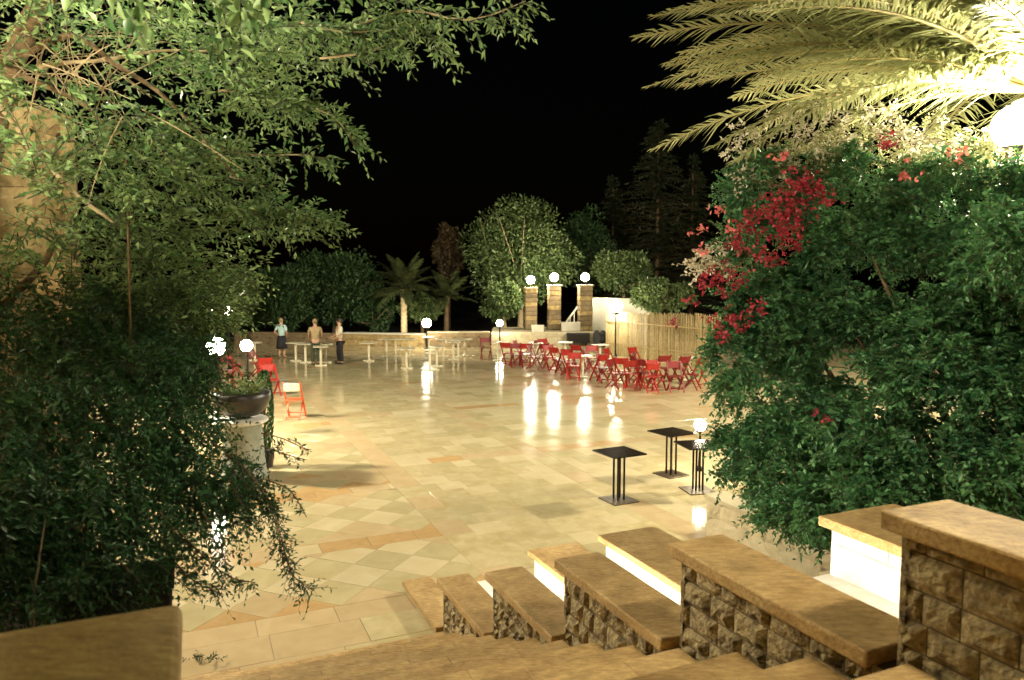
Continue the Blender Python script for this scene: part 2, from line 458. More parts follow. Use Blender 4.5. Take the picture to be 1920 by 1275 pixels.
# central field
for k, (u0, u1) in enumerate([(2.0, 12.6), (13.0, 17.6), (18.0, 22.6), (23.0, 28.0), (28.4, 34), (34.4, 46)]):
    rows(u0, u1, 3.34, 5.72, 0.42, 0.46, ['flag', 'flag', 'flag', 'pale', 'green'], 0.5, 0.22)
    rows(u0, u1, 6.14, 22, 0.56, 0.56, ['pale', 'pale', 'flag', 'green'], 0.5, 0.1)
    if u1 < 45:
        rows(u1, u1 + 0.4, 3.34, 5.72, 0.4, 0.6, ['pink', 'orange', 'pink', 'pale'])
        rows(u1, u1 + 0.4, 6.14, 22, 0.4, 0.6, ['pink', 'orange', 'pink', 'pale'])
rows(2.0, UMAX, 5.72, 6.14, 0.6, 0.42, ['pink', 'pink', 'flag'])
def tile_geo(poly, inset=0.0025):
    cx = sum(p[0] for p in poly) / len(poly); cy = sum(p[1] for p in poly) / len(poly)
    if area([(a[0], a[1]) for a in poly]) < 1e-3: return None
    P = []
    for a in poly:
        d = math.hypot(a[0] - cx, a[1] - cy); P.append((a, d))
    top, mid = [], []
    for (a, d) in P:
        for ring, ins, z in ((top, inset + 0.0012, 0.006), (mid, inset, 0.0045)):
            s = max(0.0, (d - ins * 1.4) / d)
            w = UV(cx + (a[0] - cx) * s, cy + (a[1] - cy) * s, z); ring.append(w)
    bot = [Vector((m.x, m.y, 0.0)) - Vector((0, 0, 0.004)) for m in mid]
    c = UV(cx, cy, 0)
    return c, top, mid, bot
TILE_Y0, TILE_Y1 = 3.45, 38.9
cand = []
for i, (p, mk) in enumerate(tiles):
    g_ = tile_geo(p)
    if g_ is None: continue
    c = g_[0]
    if not all((TILE_Y0 < q.y < TILE_Y1 and -21.9 < q.x < 25.9) for q in g_[1]): continue
    cu = sum(q[0] for q in p) / len(p); cv = sum(q[1] for q in p) / len(p)
    if cu < U_FOOT - 0.06 and -0.45 < cv < 2.4: continue       # under the stair
    pr = [project(q) for q in g_[1]]
    size = 0
    if all(pr) and 300 < pr[0][0] < 1500 and 600 < pr[0][1] < 1275:
        if not (pr[0][0] > 820 and pr[0][1] > 1120) and not (cv > 6.2 and cu < 8): size = area([(q[0], q[1]) for q in pr])
    cand.append((size, g_, mk))
cand.sort(key=lambda t: -t[0])
cache = {}
slab_faces = 0
for k, (size, (c, top, mid, bot), mk) in enumerate(cand[:300]):
    key = (mk, tuple((round((q.x - c.x) / 0.006), round((q.y - c.y) / 0.006)) for q in top))
    if key not in cache:
        n = len(top); V = [q - c for q in top + mid + bot]
        Fa = [list(range(n))]
        for a, b in ((0, n), (n, 2 * n)):
            for j in range(n): Fa.append([a + j, b + j, b + (j + 1) % n, a + (j + 1) % n])
        me = bpy.data.meshes.new('tile'); me.from_pydata([tuple(v) for v in V], [], Fa); me.materials.append(M[mk]); cache[key] = me
        bm = bmesh.new(); bm.from_mesh(me); bmesh.ops.recalc_face_normals(bm, faces=bm.faces)
        if bm.faces[0:1] and False: pass
        for f in bm.faces:
            if abs(f.normal.z) > 0.9 and f.normal.z < 0:
                bmesh.ops.reverse_faces(bm, faces=bm.faces); break
        bm.to_mesh(me); bm.free()
    link('tile', cache[key], plaza, (c.x, c.y, random.uniform(-0.0008, 0.0008)))
mk_list = ['pale', 'green', 'flag', 'pink', 'orange', 'travertine']
VV, FF, MI = [], [], []
for size, (c, top, mid, bot), mk in cand[300:]:
    n = len(top); b0 = len(VV); dz = random.uniform(-0.0008, 0.0008)
    VV += [(q.x, q.y, q.z + dz) for q in top + mid]
    ccw = sum((top[j].x - c.x) * (top[(j + 1) % n].y - c.y) - (top[(j + 1) % n].x - c.x) * (top[j].y - c.y) for j in range(n)) > 0
    idx = list(range(n)) if ccw else list(range(n))[::-1]
    FF.append([b0 + j for j in idx]); MI.append(mk_list.index(mk))
    for a in range(n):
        j, j2 = idx[a], idx[(a + 1) % n]
        FF.append([b0 + j, b0 + n + j, b0 + n + j2, b0 + j2]); MI.append(mk_list.index(mk))
me = bpy.data.meshes.new('far_tiles'); me.from_pydata(VV, [], FF)
for k in mk_list: me.materials.append(M[k])
me.polygons.foreach_set('material_index', np.array(MI, np.int32))
tag(link('far_tiles', me, plaza), kind='stuff')

# ------------------------------------------------------------------ staircase
TREAD, RISER = 0.383, 0.163
stair = MB()
NST = 17
pr = [(U_FOOT, -0.05)]
V0S, V1S = -0.35, 2.02
for k in range(NST):
    uk = U_FOOT - TREAD * k
    stair_z = RISER * (k + 1) - 0.03
    c = UV(uk - TREAD / 2 - 0.03, (V0S + V1S) / 2, stair_z / 2)
    stair.box(c, (V1S - V0S, TREAD, stair_z), Matrix.Rotation(TH, 3, 'Z'))
st = stair.build('staircase', M['travertine']); tag(st, kind='structure')
def slab(u0, u1, v0, v1, z0, z1, name, mat, parent, bev=0.008):
    mb = MB(); mb.box((0, 0, 0), (v1 - v0, u1 - u0, z1 - z0)); mb.bevel(bev * random.uniform(.8, 1.5), 2)
    if u1 - u0 > .5:
        bmesh.ops.bisect_plane(mb.bm, geom=mb.bm.verts[:] + mb.bm.edges[:] + mb.bm.faces[:], plane_co=(0, 0, 0), plane_no=(0, 1, 0))
        for q in (-.35, -.2, .12, .3, .42): bmesh.ops.bisect_plane(mb.bm, geom=mb.bm.verts[:] + mb.bm.edges[:] + mb.bm.faces[:], plane_co=(0, q * (u1 - u0), 0), plane_no=(0, 1, 0))
        for q in mb.bm.verts:
            if abs(q.co.x) > (v1 - v0) / 2 - .02: q.co.x *= 1 - random.uniform(0, .012); q.co.z += random.uniform(-.0015, .0015)
    return mb.build(name, mat, parent, loc=UV((u0 + u1) / 2, (v0 + v1) / 2, (z0 + z1) / 2), rotz=TH)
for k in range(NST):
    uk = U_FOOT - TREAD * k; z = RISER * (k + 1)
    vs = [V0S + 0.01]
    off = [0.75, 1.25, 0.45][k % 3]
    v = off
    while v < 1.9: vs.append(v); v += 0.95
    vs.append(V1S - 0.015)
    for a, b in zip(vs, vs[1:]):
        slab(uk - TREAD + 0.002, uk + 0.02, a + 0.002, b - 0.002, z - 0.03, z, 'tread', M['travertine'], st, 0.006)
# landing behind the camera
ld = MB(); ld.box(UV(-4.3, 1, RISER * NST / 2), (12, 8.6 - 0.4, RISER * NST), Matrix.Rotation(TH, 3, 'Z'))
tag(ld.build('upper_terrace', M['travertine']), kind='structure')

# ------------------------------------------------------------------ split-face stone pieces
def rough_stone(w, h, d, seed):
    """a block face of split stone in the x-z plane, proud towards -y"""
    nx, nz = 5, 4
    V, Fc = [], []
    for j in range(nz + 1):
        for i in range(nx + 1):
            x = -w / 2 + w * i / nx; z = -h / 2 + h * j / nz
            edge = i in (0, nx) or j in (0, nz)
            y = 0.0 if edge else -d * (0.35 + 0.9 * abs(mnoise.noise(Vector((x * 9 + seed * 3.1, z * 11, seed * 1.7)))) + random.uniform(0, 0.35))
            if not edge: x += random.uniform(-.3, .3) * w / nx * .6; z += random.uniform(-.3, .3) * h / nz * .6
            V.append((x, y, z))
    for j in range(nz):
        for i in range(nx):
            a = j * (nx + 1) + i
            Fc.append((a, a + 1, a + nx + 2)); Fc.append((a, a + nx + 2, a + nx + 1))
    n0 = len(V)
    ring = [(0, 0), (nx, 0), (nx, nz), (0, nz)]
    for i, j in ring: V.append((-w / 2 + w * i / nx, 0.05, -h / 2 + h * j / nz))
    for a in range(4):
        i, j = ring[a]; i2, j2 = ring[(a + 1) % 4]
        p = j * (nx + 1) + i; q = j2 * (nx + 1) + i2
        Fc.append((p, n0 + a, n0 + (a + 1) % 4)); Fc.append((p, n0 + (a + 1) % 4, q))
    me = bpy.data.meshes.new('stone'); me.from_pydata(V, [], Fc)
    return me
STONES = {}
for key, mat in (('split', 'split'), ('pale', 'palewall'), ('white', 'white_stone'), ('ochre', 'ochre'), ('brown', 'brownwall')):
    STONES[key] = []
    for s in range(14):
        me = rough_stone(1.0, 1.0, 0.05, s + random.random()); me.materials.append(M[mat]); STONES[key].append(me)
def stone_face(parent, origin, ax, up0, up1, length, course, lw, key, depth=1.0):
    """lay stones on a vertical face from origin along unit vector ax; normal is ax rotated -90 (towards right-hand side)"""
    rot = math.atan2(ax.y, ax.x)
    z = up0; row = 0
    while z < up1 - 0.03:
        h = min(course * random.uniform(0.85, 1.2), up1 - z)
        if up1 - (z + h) < 0.05: h = up1 - z
        x = 0.0
        while x < length - 0.02:
            w = lw * random.uniform(0.6, 1.35)
            if x == 0 and row % 2: w *= 0.55
            if length - (x + w) < lw * 0.35: w = length - x
            c = origin + ax * (x + w / 2); 
            o = link('stone', random.choice(STONES[key]), parent, (c.x, c.y, z + h / 2), rot)
            o.scale = (w - 0.006, depth * random.uniform(0.7, 1.3), h - 0.006)
            x += w
        z += h; row += 1

# ------------------------------------------------------------------ stepped stair walls
ENDU = [1.62, 2.75, 3.90, 5.05, 6.25, 7.45]
CAPZ = [2.57, 2.09, 1.61, 1.10, 0.60, 0.12]
def stair_z(u): return max(0.0, RISER * (math.floor((U_FOOT - u) / TREAD) + 1)) if u < U_FOOT else 0.0
wallR = thing('stair_wall', 'stepped right hand stair wall of split stone with smooth beige coping', 'wall')
WB0, WB1 = 2.03, 2.27
axU = (UV(1, 0) - UV(0, 0))
for i, (ue, zc) in enumerate(zip(ENDU, CAPZ)):
    ub = ENDU[i - 1] if i else -1.2
    core = MB(); core.box(UV((ub + ue) / 2, (WB0 + WB1) / 2 + 0.008, (zc - 0.06) / 2), (WB1 - WB0 - 0.02, ue - ub - 0.004, zc - 0.062), Matrix.Rotation(TH, 3, 'Z'))
    core.build('wall_core', M['joint'], wallR)
    zlow = max(0.0, stair_z(ue + 0.01) - 0.02) if ue < U_FOOT else 0.0
    # left (stair) face
    if zc - 0.06 - zlow > 0.05:
        stone_face(wallR, UV(ue - 0.01, WB0 + 0.015), -axU, zlow, zc - 0.062, ue - ub - 0.02, 0.10 if zc > .3 else .06, 0.15, 'split', 0.42)
    # end face (towards the plaza)
    zl2 = CAPZ[i + 1] if i < 5 else 0.0
    stone_face(wallR, UV(ue - 0.015, WB1), (UV(0, -1) - UV(0, 0)), zl2 if i < 5 else 0, zc - 0.062, WB1 - WB0, 0.15 if i < 5 else .06, 0.2, 'split', 0.5)
    # coping slabs
    a = ue + 0.035
    lim = ub + (0.06 if i else 0)
    L_ = 0.86 if i == 0 else 1.25
    while a > lim + 0.1:
        b = max(a - L_, lim)
        slab(b + 0.003, a - 0.003, WB0 - 0.045, WB1 + 0.03, zc - 0.06, zc, 'coping', M['travertine'], wallR, 0.007)
        a = b
wallL = thing('stair_wall', 'dark stair wall with wide coping in the left bottom corner', 'wall')
for i, (ue, zc) in enumerate(zip([1.66, 2.75, 3.90, 5.05, 6.25], [2.615, 2.09, 1.61, 1.10, 0.60])):
    ub = ([0, 1.66, 2.75, 3.9, 5.05][i]) if i else -1.2
    core = MB(); core.box(UV((ub + ue) / 2, -0.385 - (.05 if i else 0), (zc - 0.06) / 2), (0.56, ue - ub - 0.004, zc - 0.062), Matrix.Rotation(TH, 3, 'Z'))
    core.build('wall_core', M['brownwall'], wallL)
    e_ = -.03 if i == 0 else -.14
    slab(ub + 0.003, ue + 0.03, -0.72, e_, zc - 0.06, zc, 'coping', M['travertine'], wallL, 0.012)

# channel and second wall on the right, lit by hidden bulkhead lights
w2 = thing('planter_wall', 'second stepped wall of pale stone lit white behind the stair wall', 'wall')
V2 = 3.22
def block2(u0, u1, z, cap=True):
    core = MB(); core.box(UV((u0 + u1) / 2, V2 + 0.29, (z - 0.06) / 2), (0.5, u1 - u0 - 0.004, z - 0.062), Matrix.Rotation(TH, 3, 'Z'))
    core.build('wall_core', M['white_stone'], w2)
    stone_face(w2, UV(u1 - 0.01, V2 + 0.03), -axU, max(0, z - 0.9), z - 0.062, u1 - u0 - 0.02, 0.24, 0.5, 'white', 0.35)
    slab(u0 + 0.003, u1 + 0.035, V2 - 0.03, V2 + 0.56, z - 0.055, z, 'coping', M['travertine'], w2, 0.007)
block2(0.2, 3.02, 1.98)
block2(3.03, 5.45, 1.09)
block2(5.46, 6.90, 0.46)
ch = MB()
for u0, u1, z in ((0.2, 2.98, 1.67), (2.99, 4.4, 0.75), (4.41, 6.1, 0.3), (6.11, 7.25, 0.07)):
    ch.box(UV((u0 + u1) / 2, (WB1 + V2) / 2 + 0.02, z / 2), (V2 - WB1 - 0.06, u1 - u0, z), Matrix.Rotation(TH, 3, 'Z'))
tag(ch.build('channel_floor', M['white_stone']), kind='structure')
def bulkhead(u, v, z, label):
    t = thing('wall_light', label, 'wall light', UV(u, v, z), TH, 'low lights behind the stair wall')
    mb = MB(); mb.box((0.02, 0, 0), (0.04, 0.20, 0.12)); mb.build('housing', M['metal'], t)
    mb = MB(); mb.box((0.052, 0, 0), (0.02, 0.16, 0.08)); mb.build('lens', M['wall_light'], t)
bulkhead(2.15, WB1 + 0.05, 1.93, 'low light on the back of the tallest stair wall block')
bulkhead(4.9, WB1 + 0.05, 0.78, 'low light on the back of the third stair wall block')
bulkhead(3.6, WB1 + 0.05, 1.2, 'low light on the back of the second stair wall block')
bulkhead(6.05, WB1 + 0.05, 0.38, 'low light on the back of a low stair wall block')

# garden wall in front of the bush
gw = thing('garden_wall', 'low beige garden wall in front of the bougainvillea bush', 'wall')
mb = MB(); mb.box(UV(5.35, 6.17, 0.245), (0.28, 4.5, 0.49), Matrix.Rotation(TH, 3, 'Z')); mb.build('wall_core', M['palewall'], gw)
stone_face(gw, UV(7.58, 6.03), -axU, 0.006, 0.49, 4.45, 0.24, 0.55, 'pale', 0.25)
stone_face(gw, UV(7.59, 6.31), (UV(0, -1) - UV(0, 0)), 0.006, 0.49, 0.28, 0.24, 0.3, 'pale', 0.25)
for k in range(5): slab(3.1 + 0.9 * k + .002, 4.0 + 0.9 * k - .002 + (0.03 if k == 4 else 0), 6.0, 6.34, 0.49, 0.545, 'coping', M['palewall'], gw, 0.006)
sb = MB(); sb.box(UV(5.2, 8.2, 0.2), (3.75, 5.2, 0.4), Matrix.Rotation(TH, 3, 'Z'))
tag(sb.build('planting_bed', M['soil']), kind='structure')

# rough edging stones in the strip between the walls
for k, (px, py) in enumerate([(1500, 1035), (1535, 1015), (1470, 1010), (1548, 1052), (1440, 1003)]):
    p = ground(px, py, 0.0)
    mb = MB(); mb.ball((0, 0, 0), 0.17, 2, (1.2, 0.9, 0.7))
    for v in mb.bm.verts: v.co *= 1 + 0.25 * mnoise.noise(v.co * 6 + Vector((k * 3, 0, 0)))
    tag(mb.build('rock', M['brownwall'], loc=(p.x, p.y, 0.08), rotz=k), ['mossy brown rock at the foot of the garden wall, nearest the white block', 'brown rock at the bush foot, second from the white block', 'rounded brown rock in the middle of the edging', 'squat rock tucked beside the white planter block', 'brown rock furthest left of the edging stones'][k], 'rock', 'edging rocks under the bush')

# ------------------------------------------------------------------ lamps
def globe_lamp(name, label, loc, r, mat, group=None, pole=True, pole_r=0.035, seg=3, collar=True, base_z=0.0):
    t = thing(name, label, 'lamp', (loc[0], loc[1], base_z), 0, group)
    h = loc[2] - base_z
    mb = MB(); mb.ball((0, 0, h), r, seg); mb.build('globe', mat, t, smooth=True)
    if collar:
        mb = MB(); mb.lathe([(r * 0.35, h - r * 1.25), (r * 0.55, h - r * 1.1), (r * 0.6, h - r * 0.86)], 12); mb.build('collar', M['metal'], t)
    if pole:
        mb = MB(); mb.lathe([(pole_r * 3, 0), (pole_r * 2.6, 0.05), (pole_r * 1.3, 0.10), (pole_r, 0.25), (pole_r * 0.9, h - r * 1.2)], 10)
        mb.build('pole', M['metal'], t)
    return t
GL = 'globe lamps round the plaza'
p = at(405, 650, 15.2); globe_lamp('globe_lamp', 'large bright globe lamp on a post behind the left foliage', p, 0.19, M['globe'], GL)
p = at(462, 648, 16.6); globe_lamp('globe_lamp', 'globe lamp on a post just right of the largest left lamp', p, 0.13, M['globe'], GL)
p = at(427, 583, 27); globe_lamp('globe_lamp', 'small distant globe lamp high behind the left foliage', p, 0.15, M['globe_small'], GL)
p = at(395, 587, 28); globe_lamp('globe_lamp', 'tiny distant lamp left of the other high small globe', p, 0.12, M['globe_small'], GL)
p = at(800, 606, 34.8); globe_lamp('globe_lamp', 'globe lamp in front of the low brown wall by the far palm', p, 0.21, M['globe_far'], GL)
p = at(937, 606, 36.6); globe_lamp('globe_lamp', 'small globe lamp under the round tree', p, 0.16, M['globe_far'], GL)
p = at(1155, 575, 31.5); globe_lamp('globe_lamp', 'globe lamp on a thin dark pole before the reed fence', p, 0.27, M['globe_far'], GL, pole_r=0.03)
p = at(1313, 797, 12.6); globe_lamp('bollard_lamp', 'low globe lamp beside the dark tables at the bush edge', p, 0.10, M['globe_low'], GL, pole_r=0.02)
p = at(1905, 238, 8.7); globe_lamp('globe_lamp', 'very bright lamp under the palm crown above the bush', p, 0.25, M['globe_big'], GL, pole_r=0.05)
# fill lamp added to light foliage and stair, its post right of the frame
t = thing('fill_street_lamp', 'added fill lamp on a tall curved pole above the stairs', 'lamp', (5.4, -1.6, 0))
mb = MB(); mb.tube([(0, 0, 0), (0, 0, 5.6), (-0.3, 0.15, 6.3), (-1.2, 0.5, 6.75), (-2.9, 1.2, 6.8)], [0.09, 0.06, 0.05, 0.04, 0.035], 10); mb.build('pole', M['metal'], t)
mb = MB(); mb.ball((-3.0, 1.25, 6.6), 0.24, 3, (1, 1, 0.7)); mb.build('lamp_glass', M['fill_near'], t, smooth=True)
mb = MB(); mb.lathe([(0.10, 6.86), (0.26, 6.78), (0.27, 6.72)], 16, (-3.0, 1.25, 0)); mb.build('lamp_hood', M['metal'], t)

for (lx, ly, hgt, lab) in ((-11.5, 13.0, 7.5, 'added tall fill lamp beyond the left foliage'), (12.5, 16.0, 8.5, 'added tall fill lamp behind the bougainvillea')):  # unseen masts added to brighten the plaza evenly
    t = thing('fill_mast_lamp', lab, 'lamp', (lx, ly, 0), 0, 'added fill lamps beside the plaza')
    mb = MB(); mb.tube([(0, 0, 0), (0, 0, hgt - .37)], [.12, .06], 10); mb.build('pole', M['metal'], t)
    mb = MB(); mb.ball((0, 0, hgt), .48, 3, (1, 1, .75)); mb.build('lamp_glass', M['fill_mast'], t, smooth=True)
    mb = MB(); mb.lathe([(.10, hgt + .50), (.44, hgt + .42), (.46, hgt + .37)], 16); mb.build('lamp_hood', M['metal'], t)
# ------------------------------------------------------------------ stone columns with lamps
def column(px, ytop, Y, w, base_z, label, seed):
    p = at(px, ytop, Y); h = p.z - base_z
    t = thing('stone_column', label, 'column', (p.x, p.y, base_z), 0.12, 'three stone columns on the stage')
    n = 9; bh = h / n
    for k in range(n):
        mb = MB(); mb.box((0, 0, bh * (k + .5)), (w * random.uniform(.96, 1.03), w * random.uniform(.96, 1.03), bh - 0.02)); mb.bevel(0.02)
        mb.build('stone_block', M['brownwall' if (k + seed) % 3 else 'ochre'], t)
    mb = MB(); mb.box((0, 0, h / 2 - 0.02), (w * .88, w * .88, h - 0.06)); mb.build('column_core', M['joint'], t)
    mb = MB(); mb.box((0, 0, h + 0.03), (w * 1.12, w * 1.12, 0.07)); mb.build('column_cap', M['palewall'], t)
    lp = at(px, ytop - 18, Y)
    globe_lamp('column_lamp', label.replace('square stone column', 'round lit lamp on the stone column'), (p.x, p.y, p.z + 0.45), 0.21, M['globe_col'], 'lamps on the stone columns', pole=False, base_z=p.z + 0.066)
STZ = 0.62
column(995, 541, 39.5, 0.62, STZ, 'left square stone column on the stage beneath the round tree', 1)
column(1039, 536, 39.5, 0.64, STZ, 'middle square stone column on the stage', 2)
column(1097, 536, 38.6, 0.68, STZ, 'right square stone column beside the white wall', 3)

# ------------------------------------------------------------------ far walls and stage
def far_wall(name, label, x0, x1, Y0, Y1, z, mat, capmat, thick=0.4, key=None, course=.2, lw=.5):
    a = Vector((x0, Y0, 0)); b = Vector((x1, Y1, 0)); d = b - a; ax = d.normalized()
    t = thing(name, label, 'wall')
    mb = MB(); mb.box((a + b) / 2 + Vector((-ax.y, ax.x, 0)) * thick / 2 + Vector((0, 0, z / 2 - .03)), (d.length, thick, z - .06), Matrix.Rotation(math.atan2(ax.y, ax.x), 3, 'Z')); mb.build('wall_core', M['joint'], t)
    stone_face(t, a, ax, 0.0, z - .06, d.length, course, lw, key, .4)
    n = max(1, int(d.length / 1.2))
    for k in range(n):
        mb = MB(); mb.box((0, 0, 0), (d.length / n - .01, thick + .1, .07)); mb.bevel(.01)
        c = a + d * ((k + .5) / n) + Vector((-ax.y, ax.x, 0)) * thick / 2
        mb.build('coping', M[capmat], t, loc=(c.x, c.y, z - .025), rotz=math.atan2(ax.y, ax.x))
    return t
far_wall('retaining_wall', 'low brown stone wall with pale coping right of the far palm', at(800, 600, 36).x, at(918, 600, 36).x, 36.0, 36.0, 0.72, 'brownwall', 'palewall', key='brown', course=.22, lw=.6)
far_wall('retaining_wall', 'long low cream wall at the foot of the far palm', at(640, 600, 37).x, at(799, 600, 37).x, 37.2, 36.3, 0.60, 'brownwall', 'plaster', key='ochre', course=.28, lw=.7)
far_wall('retaining_wall', 'low pale wall running behind the three people', at(440, 600, 38).x, at(639, 600, 38).x, 38.2, 37.3, 0.55, 'brownwall', 'brownwall', key='brown', course=.28, lw=.7)
stg = MB(); sx0, sx1 = at(921, 600, 37.2).x, at(1118, 600, 37.2).x
stg.box(((sx0 + sx1) / 2, 39.4, 0.3), (sx1 - sx0, 4.2, 0.6)); stage = stg.build('stage', M['palewall']); tag(stage, kind='structure')
stone_face(stage, Vector((sx0, 37.29, 0)), Vector((1, 0, 0)), 0.0, 0.58, sx1 - sx0, 0.28, 0.6, 'pale', .3)
# things standing on the stage
def small_box(px, py, Y, w, h, d, mat, label, cat, name, z):
    p = at(px, py, Y); t = thing(name, label, cat, (p.x, p.y, z))
    mb = MB(); mb.box((0, 0, h / 2), (w, d, h)); mb.bevel(.015); mb.build('body', M[mat], t)
    mb = MB(); mb.box((0, 0, h + .02), (w * 1.04, d * 1.04, .04)); mb.build('lid', M[mat], t)
small_box(1008, 610, 37.8, 0.62, 0.30, 0.4, 'plaster', 'pale box on the stage between the left and middle columns', 'box', 'storage_box', 0.6)
small_box(1070, 604, 38.4, 0.95, 0.42, 0.5, 'plaster', 'wide pale chest on the stage left of the right column', 'chest', 'storage_chest', 0.6)
t = thing('loudspeaker', 'long low black loudspeaker at the stage front', 'loudspeaker', (at(1084, 620, 36.9).x, 36.9, 0))
mb = MB(); mb.box((0, 0, .36), (1.15, .35, .5)); mb.bevel(.02); mb.build('cabinet', M['rubber'], t)
mb = MB(); mb.box((0, -.185, .36), (1.02, .02, .38)); mb.build('grille', M['metal'], t)
for sx in (-.4, .4):
    mb = MB(); mb.box((sx, 0, .055), (.1, .3, .11)); mb.build('foot', M['metal'], t)
t = thing('cable_drum', 'round black drum standing at the end of the stage', 'drum', (at(1125, 630, 35.6).x, 35.6, 0.0), .3)
for s in (-.16, .16):
    mb = MB(); mb.tube([(s - .03, 0, .42), (s + .03, 0, .42)], [.42, .42], 20); mb.build('flange', M['rubber'], t)
mb = MB(); mb.tube([(-.14, 0, .42), (.14, 0, .42)], [.26, .26], 16); mb.build('cable', M['rubber'], t)
# handrail going up behind the stage
t = thing('stair_rail', 'pale sloping hand rail behind the right column', 'rail')
a, b = at(1062, 603, 40.5), at(1084, 574, 40.5)
mb = MB(); mb.bar(a, b, .09, .09); mb.build('rail', M['plaster'], t)
for k in range(4):
    q = a.lerp(b, k / 3); mb = MB(); mb.bar((q.x, q.y, 0.6), q, .06); mb.build('post', M['plaster'], t)
# white wall
t = thing('white_wall', 'white plastered wall between the right column and the reed fence', 'wall')
a, b = at(1112, 560, 40), at(1222, 560, 36.5)
d = (b - a); d.z = 0; ax = d.normalized()
mb = MB(); mb.box(((a.x + b.x) / 2, (a.y + b.y) / 2, 1.1), (d.length, .3, 2.2), Matrix.Rotation(math.atan2(ax.y, ax.x), 3, 'Z')); mb.build('wall_body', M['plaster'], t)
mb = MB(); mb.box(((a.x + b.x) / 2, (a.y + b.y) / 2, 2.24), (d.length + .1, .4, .08), Matrix.Rotation(math.atan2(ax.y, ax.x), 3, 'Z')); mb.build('coping', M['plaster'], t)
# reed fence
t = thing('reed_fence', 'tall golden reed screen fence behind the red chairs', 'fence')
fa = ground(1137, 664); fb = ground(1350, 694)
d = fb - fa; ax = d.normalized(); nrm = Vector((ax.y, -ax.x, 0)); NP = 5
for k in range(NP):
    V, Fc = [], []
    n = 58
    for i in range(n):
        q = fa + d * ((k + (i + .5) / n) / NP); w = d.length / NP / n
        hh = 1.85 + random.uniform(-.07, .06) + k * 0.03; lean = random.uniform(-.02, .02); off = random.uniform(0, .03)
        r = w * .52; b0 = len(V)
        for z, s in ((0, 0), (hh, lean)):
            for cx_, cy_ in ((-r, 0), (0, -r), (r, 0), (0, r)):
                pt = q + ax * (cx_ + s) + nrm * (cy_ * -1 + off); V.append((pt.x, pt.y, z))
        for j in range(4): Fc.append((b0 + j, b0 + (j + 1) % 4, b0 + 4 + (j + 1) % 4, b0 + 4 + j))
        Fc.append((b0 + 4, b0 + 5, b0 + 6, b0 + 7))
    link('reed_panel', mesh_np('reed_panel', V, Fc, [M['reed']]), t)
for k in range(NP + 1):
    q = fa + d * (k / NP) - nrm * .09; mb = MB(); mb.bar((q.x, q.y, 0), (q.x, q.y, 1.8), .09); mb.build('post', M['bark'], t)
for z in (.5, 1.45):
    mb = MB(); mb.bar((fa.x, fa.y, z) + Vector((0, 0, 0)) + nrm * .05 if False else Vector((fa.x, fa.y, z)) + nrm * .055, Vector((fb.x, fb.y, z)) + nrm * .055, .03); mb.build('rail', M['reed'], t)

# ------------------------------------------------------------------ foliage
def unit(a): return a / np.maximum(np.linalg.norm(a, axis=-1, keepdims=True), 1e-9)
def leaf_geo(pos, dirs, size, width, fold=0.25):
    """folded leaves: base, two sides, tip -> 2 triangles each side of the midrib"""
    n = len(pos)
    up = unit(rng.normal(size=(n, 3)) * 0.7 + np.array([0, 0, 1.0]))
    side = unit(np.cross(dirs, up)); nrm = unit(np.cross(side, dirs))
    L = size[:, None]; W = (size * width)[:, None]
    base = pos; tip = pos + dirs * L + nrm * (-0.12 * L)
    mid = pos + dirs * L * 0.45
    l = mid + side * W / 2 + nrm * W * fold; r = mid - side * W / 2 + nrm * W * fold
    V = np.stack([base, l, tip, r], 1).reshape(-1, 3)
    b = (np.arange(n) * 4)[:, None]
    Fc = np.concatenate([b + np.array([[0, 2, 1]]), b + np.array([[0, 3, 2]])], 1).reshape(-1, 3)
    return V, Fc
def join_geo(parts):
    Vs, Fs, o = [], [], 0
    for V, Fc in parts: Vs.append(V); Fs.append(Fc + o); o += len(V)
    return np.concatenate(Vs), np.concatenate(Fs)
